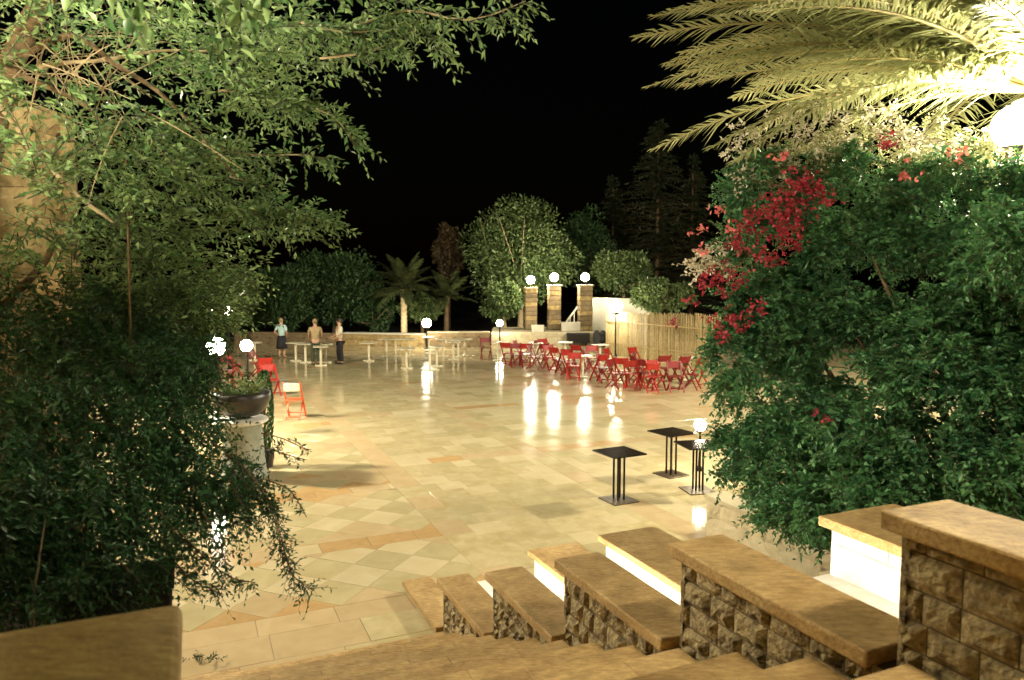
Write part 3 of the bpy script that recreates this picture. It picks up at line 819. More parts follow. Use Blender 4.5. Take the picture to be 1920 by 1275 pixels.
def twigs(start, dirs, length, m, leaf, width=0.42, droop=0.3, spread=0.9, stem_r=0.003, leafvar=0.3):
    """returns (leaf geo, stem geo) for many curved twigs bearing m leaves each"""
    n = len(start); t = (np.arange(1, m + 1) / m)
    L = length[:, None, None]; T = t[None, :, None]
    curve = unit(rng.normal(size=(n, 3)))[:, None, :] * 0.12
    P = start[:, None, :] + dirs[:, None, :] * L * T + (curve + np.array([0, 0, -droop])[None, None, :]) * L * T ** 2
    tang = unit(dirs[:, None, :] + 2 * T * (curve + np.array([0, 0, -droop])[None, None, :]))
    ref = unit(rng.normal(size=(n, 1, 3)) * 0.5 + np.array([0, 0, 1.0]))
    side = unit(np.cross(tang, ref)); sgn = np.where(np.arange(m) % 2, 1, -1)[None, :, None]
    ld = unit(tang * 0.75 + side * sgn * spread + rng.normal(size=(n, m, 3)) * 0.28)
    sz = leaf * (1 + leafvar * rng.uniform(-1, 1, (n, m))) * (1.0 - 0.25 * t)[None, :]
    lg = leaf_geo(P.reshape(-1, 3), ld.reshape(-1, 3), sz.reshape(-1), width)
    # stems: triangular tubes in 4 spans
    K = 4; tt = np.linspace(0, 1, K + 1)[None, :, None]
    S = start[:, None, :] + dirs[:, None, :] * L * tt + (curve + np.array([0, 0, -droop])[None, None, :]) * L * tt ** 2
    a = unit(np.cross(dirs, ref[:, 0, :]))[:, None, :]; b = np.cross(unit(dirs)[:, None, :], a)
    rr = stem_r * (1.2 - 0.8 * tt)
    ring = [S + (a * math.cos(q) + b * math.sin(q)) * rr for q in (0, 2.09, 4.19)]
    SV = np.stack(ring, 2).reshape(-1, 3)
    base = (np.arange(n) * (K + 1) * 3)[:, None, None] + (np.arange(K) * 3)[None, :, None]
    q = np.array([[0, 1, 4], [0, 4, 3], [1, 2, 5], [1, 5, 4], [2, 0, 3], [2, 3, 5]]).reshape(1, 1, 18)
    SF = (base + q).reshape(-1, 3)
    return lg, (SV, SF)
def in_blob(px, py, rx, ry, Y0, Y1, n, power=0.5):
    """points in an ellipsoidal clump of the crown"""
    c = np.array(at(px, py, (Y0 + Y1) / 2)); Yc = (Y0 + Y1) / 2
    r = np.array([rx * Yc / F, (Y1 - Y0) / 2, ry * Yc / F])
    d = unit(rng.normal(size=(n, 3))) * (rng.uniform(0, 1, (n, 1)) ** power)
    return c + d * r, d
def limb(pts, r0, r1, name, mat, parent, seg=7):
    n = len(pts); mb = MB()
    fine = []
    for i in range(n - 1):
        for k in range(3):
            t = k / 3; p0 = pts[max(i - 1, 0)]; p1 = pts[i]; p2 = pts[i + 1]; p3 = pts[min(i + 2, n - 1)]
            fine.append(0.5 * ((2 * p1) + (p2 - p0) * t + (2 * p0 - 5 * p1 + 4 * p2 - p3) * t * t + (3 * p1 - p0 - 3 * p2 + p3) * t ** 3))
    fine.append(pts[-1])
    rr = [r0 + (r1 - r0) * i / (len(fine) - 1) for i in range(len(fine))]
    mb.tube(fine, rr, seg)
    return mb.build(name, M[mat], parent, smooth=True)

# ---- left tree / creeper overhanging the stair
UPD = 0.47
lt = thing('leafy_tree', 'large overhanging small-leaved tree filling the left side of the view', 'tree', at(60, 1100, 4.4) * 1)
lt.location = (-3.1, 4.3, 0); base = Vector(lt.location)
def local(V): return V - np.array(base)
canopy_over = None
upper = [ # px, py, rx, ry, Y0, Y1, twigs
    (60, 40, 140, 80, 3.2, 5.4, 120), (260, 30, 190, 80, 3.0, 5.4, 230), (450, 40, 150, 80, 3.2, 5.0, 190), (560, 80, 110, 50, 3.4, 4.8, 100),
    (700, 20, 110, 35, 3.4, 4.4, 40), (400, 140, 130, 60, 3.3, 5.0, 110), (540, 200, 90, 30, 3.6, 4.6, 34),
    (310, 250, 150, 60, 3.4, 5.0, 190), (240, 330, 190, 80, 3.2, 5.2, 300), (400, 300, 90, 60, 3.6, 4.8, 90),
    (300, 430, 170, 90, 3.4, 5.2, 240), (140, 300, 110, 70, 3.5, 5.4, 90), (430, 400, 80, 40, 3.8, 4.8, 60), (530, 410, 90, 42, 4.0, 4.8, 74),
    (330, 570, 110, 60, 3.9, 5.2, 170), (400, 590, 55, 50, 4.2, 5.2, 80),  # brighter leaf colour here stands in for the glow of the left lamp
    (360, 510, 100, 70, 3.8, 5.4, 150), (170, 480, 140, 90, 3.6, 5.2, 190), (30, 150, 60, 80, 3.2, 4.6, 60),
]
parts_l, parts_s = [], []
for px, py, rx, ry, Y0, Y1, n in upper:
    n = int(n * UPD)
    P, d = in_blob(px, py, rx, ry, Y0, Y1, n)
    D = unit(d * 0.5 + rng.normal(size=(n, 3)) * 0.5 + np.array([0.65, -0.15, 0.05]))
    lg, sg = twigs(P - D * 0.15, D, rng.uniform(.18, .36, n), 13, 0.052, 0.42, 0.08)
    parts_l.append(lg); parts_s.append(sg)
for cx_, cy_, cz_, n in ((-.9, 1.3, 4.75, 420), (-.5, .3, 4.5, 260), (-1.8, .8, 4.6, 260), (.45, .5, 4.4, 620), (-1.25, 2.3, 4.62, 420)):    # leaf clumps added out of view to shade the left wall top
    P = np.array([cx_, cy_, cz_]) + unit(rng.normal(size=(n, 3))) * rng.uniform(0, 1, (n, 1)) ** .5 * (np.array([1.0, 1.0, .38]) if cx_ < 0 else np.array([.68, .7, .25]))
    D = unit(rng.normal(size=(n, 3)) + np.array([.5, 0, 0]))
    lg, sg = twigs(P, D, rng.uniform(.2, .38, n), 13, 0.07, 0.5, 0.1); parts_l.append(lg); parts_s.append(sg)
V, Fc = join_geo(parts_l); tag(link('crown', mesh_np('crown', local(V), Fc, [M['leaf']]), lt), kind='stuff')
V, Fc = join_geo(parts_s); tag(link('twigs', mesh_np('twigs', local(V), Fc, [M['creeper_stem']]), lt), kind='stuff')
# thin sprays reaching out to the right
parts_l, parts_s = [], []
strands = [([(600, 110), (700, 95), (790, 55), (830, 100)], 4.0, 46), ([(640, 60), (760, 20), (880, 38), (985, 2)], 3.8, 50), ([(560, 40), (640, 60), (740, 55)], 3.9, 60),
           ([(440, 150), (540, 195), (620, 215), (668, 275)], 4.2, 60), ([(380, 270), (470, 290), (560, 290), (615, 298)], 4.3, 34),
           ([(430, 330), (480, 345), (500, 350)], 4.3, 20), ([(410, 170), (500, 180), (560, 200)], 4.2, 40), ([(450, 400), (560, 400), (625, 420)], 4.4, 60)]
for pts, Y, n in strands:
    q = [at(a, b, Y + random.uniform(-.1, .1)) for a, b in pts]
    limb([Vector(x) - base for x in q], .007, .002, 'branch', 'palebark', lt, 5)
    S = []
    for i in range(n):
        t = i / n * (len(q) - 1); k = int(t); S.append(q[k].lerp(q[k + 1], t - k))
    S = np.array(S); D = unit(rng.normal(size=(n, 3)) * 0.8 + np.array([.8, 0, -.1]))
    lg, sg = twigs(S, D, rng.uniform(.08, .2, n), 8, 0.055, 0.34, 0.3)
    parts_l.append(lg); parts_s.append(sg)
V, Fc = join_geo(parts_l); tag(link('leaves', mesh_np('leaves', local(V), Fc, [M['leaf']]), lt), kind='stuff')
V, Fc = join_geo(parts_s); tag(link('twigs', mesh_np('twigs', local(V), Fc, [M['creeper_stem']]), lt), kind='stuff')
# limbs and bare twigs
limbs = [([(-60, 1150, 4.6), (-30, 800, 4.6), (-40, 420, 4.5), (20, 120, 4.4), (120, -60, 4.4)], .11, .05),
         ([(20, 120, 4.4), (131, 65, 4.2), (214, 120, 4.1), (293, 169, 4.0), (359, 234, 4.0), (440, 330, 4.1)], .019, .006),
         ([(-40, 150, 4.3), (83, 300, 4.0), (150, 370, 3.9), (214, 417, 3.9)], .016, .008),
         ([(-20, 120, 4.3), (70, 155, 4.2), (172, 207, 4.1), (240, 310, 4.1)], .02, .007),
         ([(60, 130, 4.3), (120, 118, 4.2), (200, 112, 4.2), (300, 95, 4.2), (420, 97, 4.2)], .014, .005),
         ([(-60, 640, 4.4), (40, 540, 4.2), (85, 490, 4.1), (100, 455, 4.1)], .03, .012),
         ([(240, 380, 3.8), (243, 560, 3.7), (247, 700, 3.7), (245, 830, 3.7)], .007, .004),
         ([(0, 740, 3.4), (16, 830, 3.3), (22, 960, 3.3), (8, 1010, 3.3)], .008, .005),
         ([(70, 1240, 2.3), (62, 1140, 2.5), (75, 1040, 2.7), (90, 940, 2.9)], .006, .003),
         ([(60, 715, 3.5), (105, 718, 3.5), (140, 735, 3.5)], .004, .002),
         ([(90, 790, 3.4), (170, 790, 3.4), (250, 800, 3.4), (320, 790, 3.4)], .003, .002),
         ([(190, 1010, 3.0), (188, 1040, 3.0), (196, 1090, 3.0)], .008, .006)]
for pts, r0, r1 in limbs:
    limb([Vector(at(*q)) - base for q in pts], r0, r1, 'trunk' if r0 > .1 else 'branch', 'palebark' if .012 < r0 < .018 else 'bark', lt)
bare = []
n = 80
P = np.array([list(at(random.uniform(20, 290), random.uniform(60, 250), random.uniform(3.7, 4.6))) for _ in range(n)])
D = unit(rng.normal(size=(n, 3)) * np.array([.8, .5, .8]))
lg, sg = twigs(P, D, rng.uniform(.25, .6, n), 2, .02, .3, 0.15, stem_r=.0036)
tag(link('twigs', mesh_np('twigs', local(sg[0]), sg[1], [M['palebark']]), lt), kind='stuff')

# ---- dark creeper below it
cr = thing('creeper', 'dense dark trailing creeper hanging over the left stair wall', 'creeper')
lower = [(100, 600, 170, 90, 3.0, 5.0, 240), (250, 620, 120, 80, 3.4, 5.2, 170), (370, 660, 50, 40, 4.2, 5.2, 50), (80, 740, 170, 110, 2.7, 4.6, 260), (260, 720, 140, 110, 3.0, 4.6, 260),
         (120, 880, 180, 120, 2.5, 4.0, 260), (310, 830, 100, 90, 3.0, 4.2, 170), (40, 1020, 130, 120, 2.3, 3.6, 200), (200, 980, 120, 90, 2.5, 3.8, 150),
         (390, 900, 90, 60, 3.1, 4.0, 60), (440, 930, 60, 40, 3.1, 3.8, 34), (330, 980, 80, 70, 2.9, 3.7, 46), (120, 1090, 110, 40, 2.4, 3.0, 60), (330, 700, 70, 60, 3.6, 4.8, 90)]
parts_l, parts_s = [], []
for px, py, rx, ry, Y0, Y1, n in lower:
    P, d = in_blob(px, py, rx, ry, Y0, Y1, int(n * 1.25))
    n = len(P)
    D = unit(d * 0.4 + rng.normal(size=(n, 3)) * 0.5 + np.array([0.5, -0.1, -0.35]))
    lg, sg = twigs(P - D * 0.1, D, rng.uniform(.15, .32, n), 15, 0.040, 0.42, 0.35, stem_r=.0015)
    parts_l.append(lg); parts_s.append(sg)
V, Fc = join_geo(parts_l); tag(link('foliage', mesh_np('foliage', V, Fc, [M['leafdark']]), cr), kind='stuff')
V, Fc = join_geo(parts_s); tag(link('twigs', mesh_np('twigs', V, Fc, [M['creeper_stem']]), cr), kind='stuff')
strands = [([(400, 830), (460, 880), (510, 950), (535, 1040), (550, 1080), (588, 1108)], 3.2, 60, .10), ([(420, 850), (480, 900), (520, 990), (532, 1060)], 3.25, 46, .09),
           ([(430, 880), (490, 930), (520, 960)], 3.3, 36, .10), ([(490, 812), (530, 822), (578, 845)], 3.4, 9, .05), ([(490, 835), (530, 850), (575, 862)], 3.4, 9, .05),
           ([(500, 900), (545, 920), (575, 970)], 3.3, 12, .07), ([(340, 1000), (400, 1060), (440, 1085), (480, 1092)], 3.0, 26, .07), ([(300, 1010), (350, 1080), (420, 1115)], 3.0, 34, .09),
           ([(220, 1050), (260, 1090), (270, 1130)], 2.8, 24, .08), ([(250, 1040), (300, 1060), (360, 1110)], 2.9, 24, .08), ([(380, 960), (410, 1010), (425, 1060)], 3.05, 26, .08),
           ([(300, 960), (340, 1010), (380, 1050)], 3.0, 30, .1), ([(430, 900), (450, 940), (470, 975)], 3.15, 26, .08)]
parts_l, parts_s = [], []
for pts, Y, n, ln in strands:
    q = [at(a, b, Y) for a, b in pts]
    limb(q, .004, .0015, 'branch', 'bark', cr, 5)
    n = int(n * 1.3); S = np.array([list(q[int(i / n * (len(q) - 1))].lerp(q[int(i / n * (len(q) - 1)) + 1], i / n * (len(q) - 1) % 1)) for i in range(n)])
    D = unit(rng.normal(size=(n, 3)) * .9 + np.array([.3, 0, -.5]))
    lg, sg = twigs(S, D, rng.uniform(.4, 1.1, n) * ln, 5, 0.030, 0.34, 0.3, stem_r=.0015)
    parts_l.append(lg); parts_s.append(sg)
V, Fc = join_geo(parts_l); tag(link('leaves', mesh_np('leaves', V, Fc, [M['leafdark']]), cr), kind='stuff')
V, Fc = join_geo(parts_s); tag(link('twigs', mesh_np('twigs', V, Fc, [M['creeper_stem']]), cr), kind='stuff')
# small fallen sprig on the edge of the left coping
sp = thing('leafy_sprig', 'small dark sprig lying at the foot of the stairs by the left wall', 'twig')
q = [ground(340, 1232, .02), ground(375, 1240, .05), ground(410, 1238, .06)]
S = np.array([list(q[0].lerp(q[2], i / 14)) for i in range(14)]); D = unit(rng.normal(size=(14, 3)) + np.array([0, 0, .3]))
lg, sg = twigs(S, D, rng.uniform(.05, .1, 14), 5, .05, .3, .2, stem_r=.003)
tag(link('leaves', mesh_np('leaves', lg[0], lg[1], [M['leafdark']]), sp), kind='stuff'); link('stem', mesh_np('stem', sg[0], sg[1], [M['bark']]), sp)
# dark trough behind the left wall
t = thing('planter_box', 'small dark planter box behind the left stair wall', 'planter', tuple(at(215, 1150, 3.1)), TH)
t.location.z = 1.56
mb = MB(); mb.box((0, 0, .22), (.42, .25, .44), None, 1.1); mb.bevel(.01); mb.build('box', M['leafdark'] if False else M['rubber'], t)
mb = MB(); mb.box((0, 0, .45), (.48, .3, .03)); mb.build('rim', M['rubber'], t)
sup = MB(); sup.box(UV(2.6, -1.3, .95), (1.1, 3.5, 1.9), Matrix.Rotation(TH, 3, 'Z')); tag(sup.build('raised_bed', M['soil']), kind='structure')

# ochre wall at the left edge
ow = thing('building_wall', 'tall ochre stone wall behind the tree at the left edge', 'wall')
c0 = at(62, 400, 5.6); c0 = Vector((c0.x, 5.6, 0))
mb = MB(); mb.box((c0.x - 1.5, c0.y + .3, 2.27), (3.0, .58, 4.54)); mb.build('wall_core', M['joint'], ow)
stone_face(ow, Vector((c0.x - 2.2, 5.6, 0)), Vector((1, 0, 0)), 0.6, 4.6, 2.2, .32, .5, 'ochre', .6)
stone_face(ow, Vector((c0.x, 5.6, 0)), Vector((0, 1, 0)), 0.6, 4.6, .58, .32, .5, 'ochre', .6)

t = thing('fill_lantern', 'added fill lantern on a long arm high on the wall wing above the tree', 'lamp', (-3.4, 4.45, 6.3))  # unseen lantern added to brighten the tree from above
mb = MB(); mb.tube([(0, 0, 0), (.3, -.1, .35), (.9, -.25, .30), (1.0, -.3, .2)], .025, 8); mb.build('arm', M['metal'], t)
mb = MB(); mb.ball((1.0, -.3, .05), .13, 3); mb.build('lamp_glass', M['fill_wall'], t, smooth=True)
t = thing('fill_uplighter', 'added bowl shaped fill uplighter on the side wing of the ochre wall', 'lamp', (-3.40, 2.0, 3.15))  # unseen uplighter added so the upper leaves brighten and the lower stay dark
mb = MB(); mb.tube([(0, 0, -.05), (.45, 0, -.16), (.75, 0, -.10)], .02, 8); mb.build('arm', M['metal'], t)
mb = MB(); mb.lathe([(.05, -.12), (.20, -.05), (.27, .07), (.275, .12), (.262, .12), (.25, .07), (.18, -.03), (.02, -.09)], 24, (.75, 0, 0)); mb.build('bowl', M['metal'], t)
mb = MB(); mb.ball((.75, 0, .03), .11, 3); mb.build('lamp_glass', M['fill_up'], t, smooth=True)
wing = thing('building_wall', 'side wing of the ochre stone wall left of the stair top', 'wall')
mb = MB(); mb.box((-3.72, 2.4, 3.4), (.56, 4.4, 6.8)); mb.build('wall_core', M['joint'], wing)
stone_face(wing, Vector((-3.43, .2, 0)), Vector((0, 1, 0)), 0.6, 6.8, 4.4, .32, .5, 'ochre', .6)
# ---- bougainvillea
bb = thing('bougainvillea', 'huge green bougainvillea bush with crimson flowers on the right', 'bush')
blobs = [(1440, 360, 80, 80, 8.4, 9.6, 1.0), (1480, 450, 130, 110, 7.8, 9.6, 1.4), (1440, 600, 110, 110, 7.8, 9.2, 1.2), (1450, 740, 115, 110, 7.4, 9.0, 1.2), (1480, 860, 120, 90, 7.0, 8.4, 1.2),
         (1600, 370, 120, 100, 8.0, 9.6, 1.2), (1620, 520, 150, 130, 7.4, 9.2, 1.5), (1610, 690, 150, 130, 6.9, 8.8, 1.5), (1600, 840, 140, 110, 6.3, 8.0, 1.4), (1530, 950, 85, 50, 6.4, 7.2, .6),
         (1770, 400, 150, 110, 7.4, 9.0, 1.3), (1780, 540, 160, 130, 6.8, 8.6, 1.6), (1780, 700, 170, 130, 6.2, 8.0, 1.6), (1760, 860, 160, 100, 5.6, 7.4, 1.5),
         (1920, 420, 140, 120, 7.0, 8.6, 1.1), (1930, 580, 150, 140, 6.4, 8.0, 1.3), (1930, 760, 160, 140, 5.8, 7.4, 1.4), (1920, 900, 150, 100, 5.2, 6.8, 1.3), (1650, 930, 90, 50, 5.9, 6.8, .7), (1470, 960, 60, 30, 6.9, 7.5, .4),
         (1960, 450, 150, 115, 5.4, 6.8, 1.0), (1390, 850, 60, 60, 7.6, 8.4, .5), (1380, 660, 60, 70, 8.0, 8.8, .5)]
parts_l, parts_s = [], []
for px, py, rx, ry, Y0, Y1, wt in blobs:
    n = int(640 * wt)
    Yc = (Y0 + Y1) / 2; lumps = 20
    lc = unit(rng.normal(size=(lumps, 3))) * .74; kk = rng.integers(0, lumps, n)
    d0 = unit(rng.normal(size=(n, 3))); qq = lc[kk] + d0 * rng.uniform(.28, .44, lumps)[kk][:, None] * rng.uniform(.45, 1, (n, 1))
    P = np.array(at(px, py, Yc)) + qq * np.array([rx * Yc / F, (Y1 - Y0) / 2, ry * Yc / F]); d = unit(qq * .6 + d0)
    keep = (qq[:, 1] < 0.5); P, d = P[keep], d[keep]; n = len(P)
    D = unit(d * 0.7 + rng.normal(size=(n, 3)) * 0.45 + np.array([-0.35, -0.35, -0.02]))
    lg, sg = twigs(P - D * .1, D, rng.uniform(.12, .34, n), 12, 0.064, 0.58, 0.25, spread=.9, leafvar=.45, stem_r=.003)
    parts_l.append(lg); parts_s.append(sg)
V, Fc = join_geo(parts_l); tag(link('foliage', mesh_np('foliage', V, Fc, [M['bush']]), bb), kind='stuff')
V, Fc = join_geo(parts_s); tag(link('twigs', mesh_np('twigs', V, Fc, [M['bark']]), bb), kind='stuff')
for k in range(9):
    a = Vector((4.2 + k * .25, 7.6 - k * .2, .35)); top = at(1450 + 60 * k, random.uniform(420, 650), 8.4 - .2 * k)
    limb([a, a.lerp(top, .4) + Vector((random.uniform(-.2, .2), 0, .3)), top], .05, .015, 'stem', 'bark', bb)
def bracts(clusters, mat, size, parent, n_each=62):
    Ps, Ds = [], []
    for px, py, r, Y in clusters:
        n = max(6, int(n_each * (r / 30) ** 1.6))
        P, d = in_blob(px, py, r * 1.5, r * 1.25, Y - .3, Y + .2, n, .7)
        for k in range(3):
            Ps.append(P + rng.normal(size=P.shape) * .012); Ds.append(unit(rng.normal(size=P.shape) + d * .6 + np.array([0, -.8, 0])))
    P = np.concatenate(Ps); D = np.concatenate(Ds)
    g_ = leaf_geo(P, D, np.full(len(P), size) * rng.uniform(.7, 1.3, len(P)), .8, .15)
    return tag(link('blossoms', mesh_np('blossoms', g_[0], g_[1], [M[mat]]), parent), kind='stuff')
bracts([(1500, 345, 36, 7.9), (1530, 360, 25, 7.9), (1480, 400, 34, 7.8), (1450, 390, 26, 7.85), (1400, 425, 28, 7.9), (1440, 480, 28, 7.7), (1495, 455, 18, 7.6), (1355, 525, 34, 8.0), (1380, 460, 18, 7.9), (1320, 530, 12, 8.2),
        (1375, 600, 24, 8.0), (1355, 625, 16, 8.0), (1425, 575, 14, 7.7), (1262, 605, 11, 9.0), (1330, 600, 9, 8.2), (1560, 375, 10, 7.7), (1665, 270, 18, 7.8), (1470, 435, 24, 7.7), (1295, 565, 9, 8.4), (1545, 780, 8, 6.8)], 'flower_red', .040, bb)
bracts([(1303, 437, 16, 8.6), (1345, 397, 13, 8.4), (1800, 292, 20, 7.4), (1690, 330, 22, 7.6), (1375, 430, 14, 8.1), (1460, 290, 14, 8.2), (1320, 470, 8, 8.4)], 'flower_pink', .055, bb, 14)
# cream flowering sprays on top
ww = thing('flowering_shrub', 'cream flowered sprays arching out at the top of the bougainvillea', 'shrub')
parts_l, parts_s = [], []
for pts, Y in [([(1500, 300), (1430, 260), (1380, 240)], 8.8), ([(1520, 320), (1440, 310), (1370, 275), (1362, 290)], 8.8), ([(1560, 300), (1500, 240), (1450, 225)], 8.8), ([(1600, 280), (1560, 220), (1520, 200)], 8.9),
               ([(1470, 350), (1420, 340), (1375, 330)], 8.7), ([(1620, 270), (1540, 260), (1500, 230), (1470, 200)], 8.8), ([(1700, 250), (1660, 200), (1590, 210)], 8.8), ([(1750, 290), (1680, 250), (1620, 240)], 8.6), ([(1820, 290), (1760, 260), (1700, 270)], 8.3),
               ([(1360, 460), (1320, 480), (1300, 510)], 8.8), ([(1370, 500), (1320, 500), (1305, 500)], 8.8)]:
    q = [at(a, b, Y) for a, b in pts]; limb(q, .008, .003, 'stem', 'palebark', ww, 5)
    n = 34; S = np.array([list(q[int(i / n * (len(q) - 1))].lerp(q[int(i / n * (len(q) - 1)) + 1], i / n * (len(q) - 1) % 1)) for i in range(n)]) + rng.normal(size=(n, 3)) * .04
    D = unit(rng.normal(size=(n, 3)))
    lg, sg = twigs(S, D, rng.uniform(.06, .18, n), 5, .06, .6, .2, stem_r=.002); parts_l.append(lg); parts_s.append(sg)
gl, gs = [], []
for px, py, rx, ry, Y, n in ((1520, 300, 80, 50, 9.0, 120), (1620, 260, 90, 45, 9.0, 150), (1740, 270, 100, 50, 8.6, 170), (1860, 300, 90, 45, 8.0, 150), (1440, 330, 50, 60, 9.0, 70), (1400, 480, 50, 60, 9.0, 60)):
    P, d = in_blob(px, py, rx, ry, Y - .5, Y + .5, n)
    a_, b_ = twigs(P, unit(d + rng.normal(size=(n, 3)) * .5), rng.uniform(.12, .3, n), 10, .05, .4, .3, stem_r=.002); gl.append(a_); gs.append(b_)
V, Fc = join_geo(gl); tag(link('leaves', mesh_np('leaves', V, Fc, [M['palm']]), ww), kind='stuff')  # palm yellow-green puts the lamp glow into the colour of these leaves
V, Fc = join_geo(gs); tag(link('twigs', mesh_np('twigs', V, Fc, [M['palebark']]), ww), kind='stuff')
V, Fc = join_geo(parts_l); tag(link('blossoms', mesh_np('blossoms', V, Fc, [M['flower_white']]), ww), kind='stuff')
V, Fc = join_geo(parts_s); tag(link('twigs', mesh_np('twigs', V, Fc, [M['palebark']]), ww), kind='stuff')

# ---- palms
def frond_mesh(length, droop, nl=58, ll=0.42, w=0.022, seed=0, lift=0.5):
    r = np.random.default_rng(seed)
    K = 14; ts = np.linspace(0, 1, K + 1)
    C = np.stack([length * ts * (1 - 0.12 * ts), np.zeros(K + 1) + .06 * length * (r.uniform(-1, 1)) * ts ** 2, -droop * length * ts ** 2], 1)
    V, Fc, mi = [], [], []
    for i in range(K + 1):
        rr = .028 * (1 - .85 * ts[i]) * length / 4 + .003
        for a in (0, 2.09, 4.19): V.append(C[i] + np.array([0, math.cos(a) * rr, math.sin(a) * rr]))
    for i in range(K):
        for a in range(3):
            b0 = i * 3 + a; b1 = i * 3 + (a + 1) % 3
            Fc.append((b0, b1, b1 + 3)); Fc.append((b0, b1 + 3, b0 + 3)); mi += [1, 1]
    for j in range(nl):
        t = .12 + .88 * (j + .5) / nl
        f = t * K; i = min(int(f), K - 1); p = C[i] + (C[i + 1] - C[i]) * (f - i); tg = C[i + 1] - C[i]; tg /= np.linalg.norm(tg)
        for s in (-1, 1):
            side = np.cross([0, 0, 1], tg) * s; side /= np.linalg.norm(side)
            l = ll * math.sin(math.pi * min(1, (.18 + .8 * t))) ** .6 * r.uniform(.85, 1.15) * (1 - .35 * t)
            d = tg * (.55 + .5 * t) + side * .9 + np.array([0, 0, lift * r.uniform(.2, 1) - .1]) + r.normal(size=3) * .13; d /= np.linalg.norm(d)
            nn = np.cross(d, tg); nn /= max(np.linalg.norm(nn), 1e-6)
            m = p + d * l * .5; tip = p + d * l + np.array([0, 0, -.22 * l * r.uniform(.5, 1.8)])
            wv = np.cross(d, nn) * w
            b0 = len(V); V += [p + wv * .5, p - wv * .5, m - wv, m + wv, tip]
            Fc += [(b0, b0 + 1, b0 + 2), (b0, b0 + 2, b0 + 3), (b0 + 3, b0 + 2, b0 + 4)]; mi += [0, 0, 0]
    return mesh_np('frond', V, Fc, [M['palm'], M['rachis']], mi)
def palm(name, label, center, n, length, trunk_r, base_z, group=None, az=None, seed0=0, lw=.024, ll=.42, far=False, nl=58):
    t = thing(name, label, 'palm tree', (center.x, center.y, base_z), 0, group)
    h = center.z - base_z
    prof = []
    for k in range(int(h / .12) + 1):
        z = k * .12; prof += [(trunk_r * (1.05 if k % 2 else .92), min(z, h))]
    mb = MB(); mb.lathe(prof, 14); mb.build('trunk', M['bark' if seed0 == 30 else 'palebark'], t)  # darker bark stands in for weak light on the second far palm
    ms = [frond_mesh(length, dr, nl=nl, seed=seed0 + k, w=lw, ll=ll, lift=li) for k, (dr, li) in enumerate([(.30, .4), (.42, .4), (.55, .2), (.24, .6), (.38, .2)])]
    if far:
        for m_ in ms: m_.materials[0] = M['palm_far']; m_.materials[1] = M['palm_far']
    for k in range(n):
        a = az[k][0] if az and k < len(az) else k * 2.399963
        el = az[k][1] if az and k < len(az) else R(85) - (k / n) * R(95)
        if az and k >= len(az) and math.cos(a) < .2: el = max(el, R(28))
        o = link('frond', ms[(az[k][2] if az and k < len(az) else k) % 5], t, (0, 0, h))
        o.rotation_euler = (random.uniform(-.25, .25), -el, a)
        s = random.uniform(.88, 1.05); 
        if az and k < len(az): s = az[k][3]; o.rotation_euler[0] = az[k][4] if len(az[k]) > 4 else 0
        o.scale = (s, s, s)
    return t
pc = at(1955, 175, 9.3)
big_az = [(R(194), R(12), 1, .92), (R(186), R(34), 1, 1.0), (R(174), R(12), 0, 1.02), (R(180), R(46), 3, 1.0), (R(188), R(20), 0, .8), (R(178), R(28), 0, 1.08), (R(186), R(22), 0, 1.0), (R(172), R(38), 1, 1.0), (R(196), R(8), 0, .98), (R(165), R(20), 3, .95), (R(182), R(24), 4, .95), (R(205), R(24), 0, .95), (R(170), R(9), 1, .72),
          (R(190), R(44), 3, 1.0), (R(150), R(30), 0, 1.0), (R(215), R(40), 1, .9), (R(160), R(50), 3, 1), (R(200), R(50), 1, .9), (R(176), R(30), 1, .9), (R(230), R(20), 0, .8), (R(184), R(56), 3, 1.0), (R(168), R(60), 1, 1.0)]
palm('date_palm', 'large brightly lit palm with spreading fronds at the top right', pc, 52, 4.95, .30, .3, az=big_az, seed0=3, lw=.017, ll=.80, nl=84)
p = at(757, 542, 40); palm('date_palm', 'small dim palm behind the far low wall, trunk lit from below', Vector((p.x, 40, p.z)), 24, 2.3, .17, 0.2, seed0=20, lw=.035, ll=.55, far=True)
p = at(835, 560, 41); palm('date_palm', 'dark drooping palm between the lit palm and the round tree', Vector((p.x, 41.5, p.z)), 16, 2.2, .13, 0.2, seed0=30, lw=.035, ll=.55, far=True)
t = thing('ground_spotlight', 'ground spotlight aimed up at the small far palm trunk', 'lamp', (at(748, 600, 38.9).x, 38.9, .05))
mb = MB(); mb.lathe([(.12, 0), (.16, .1), (.2, .22)], 12); mb.build('housing', M['metal'], t)
mb = MB(); mb.lathe([(.17, .225), (.16, .25)], 12); mb.build('lens', M['uplight'], t)
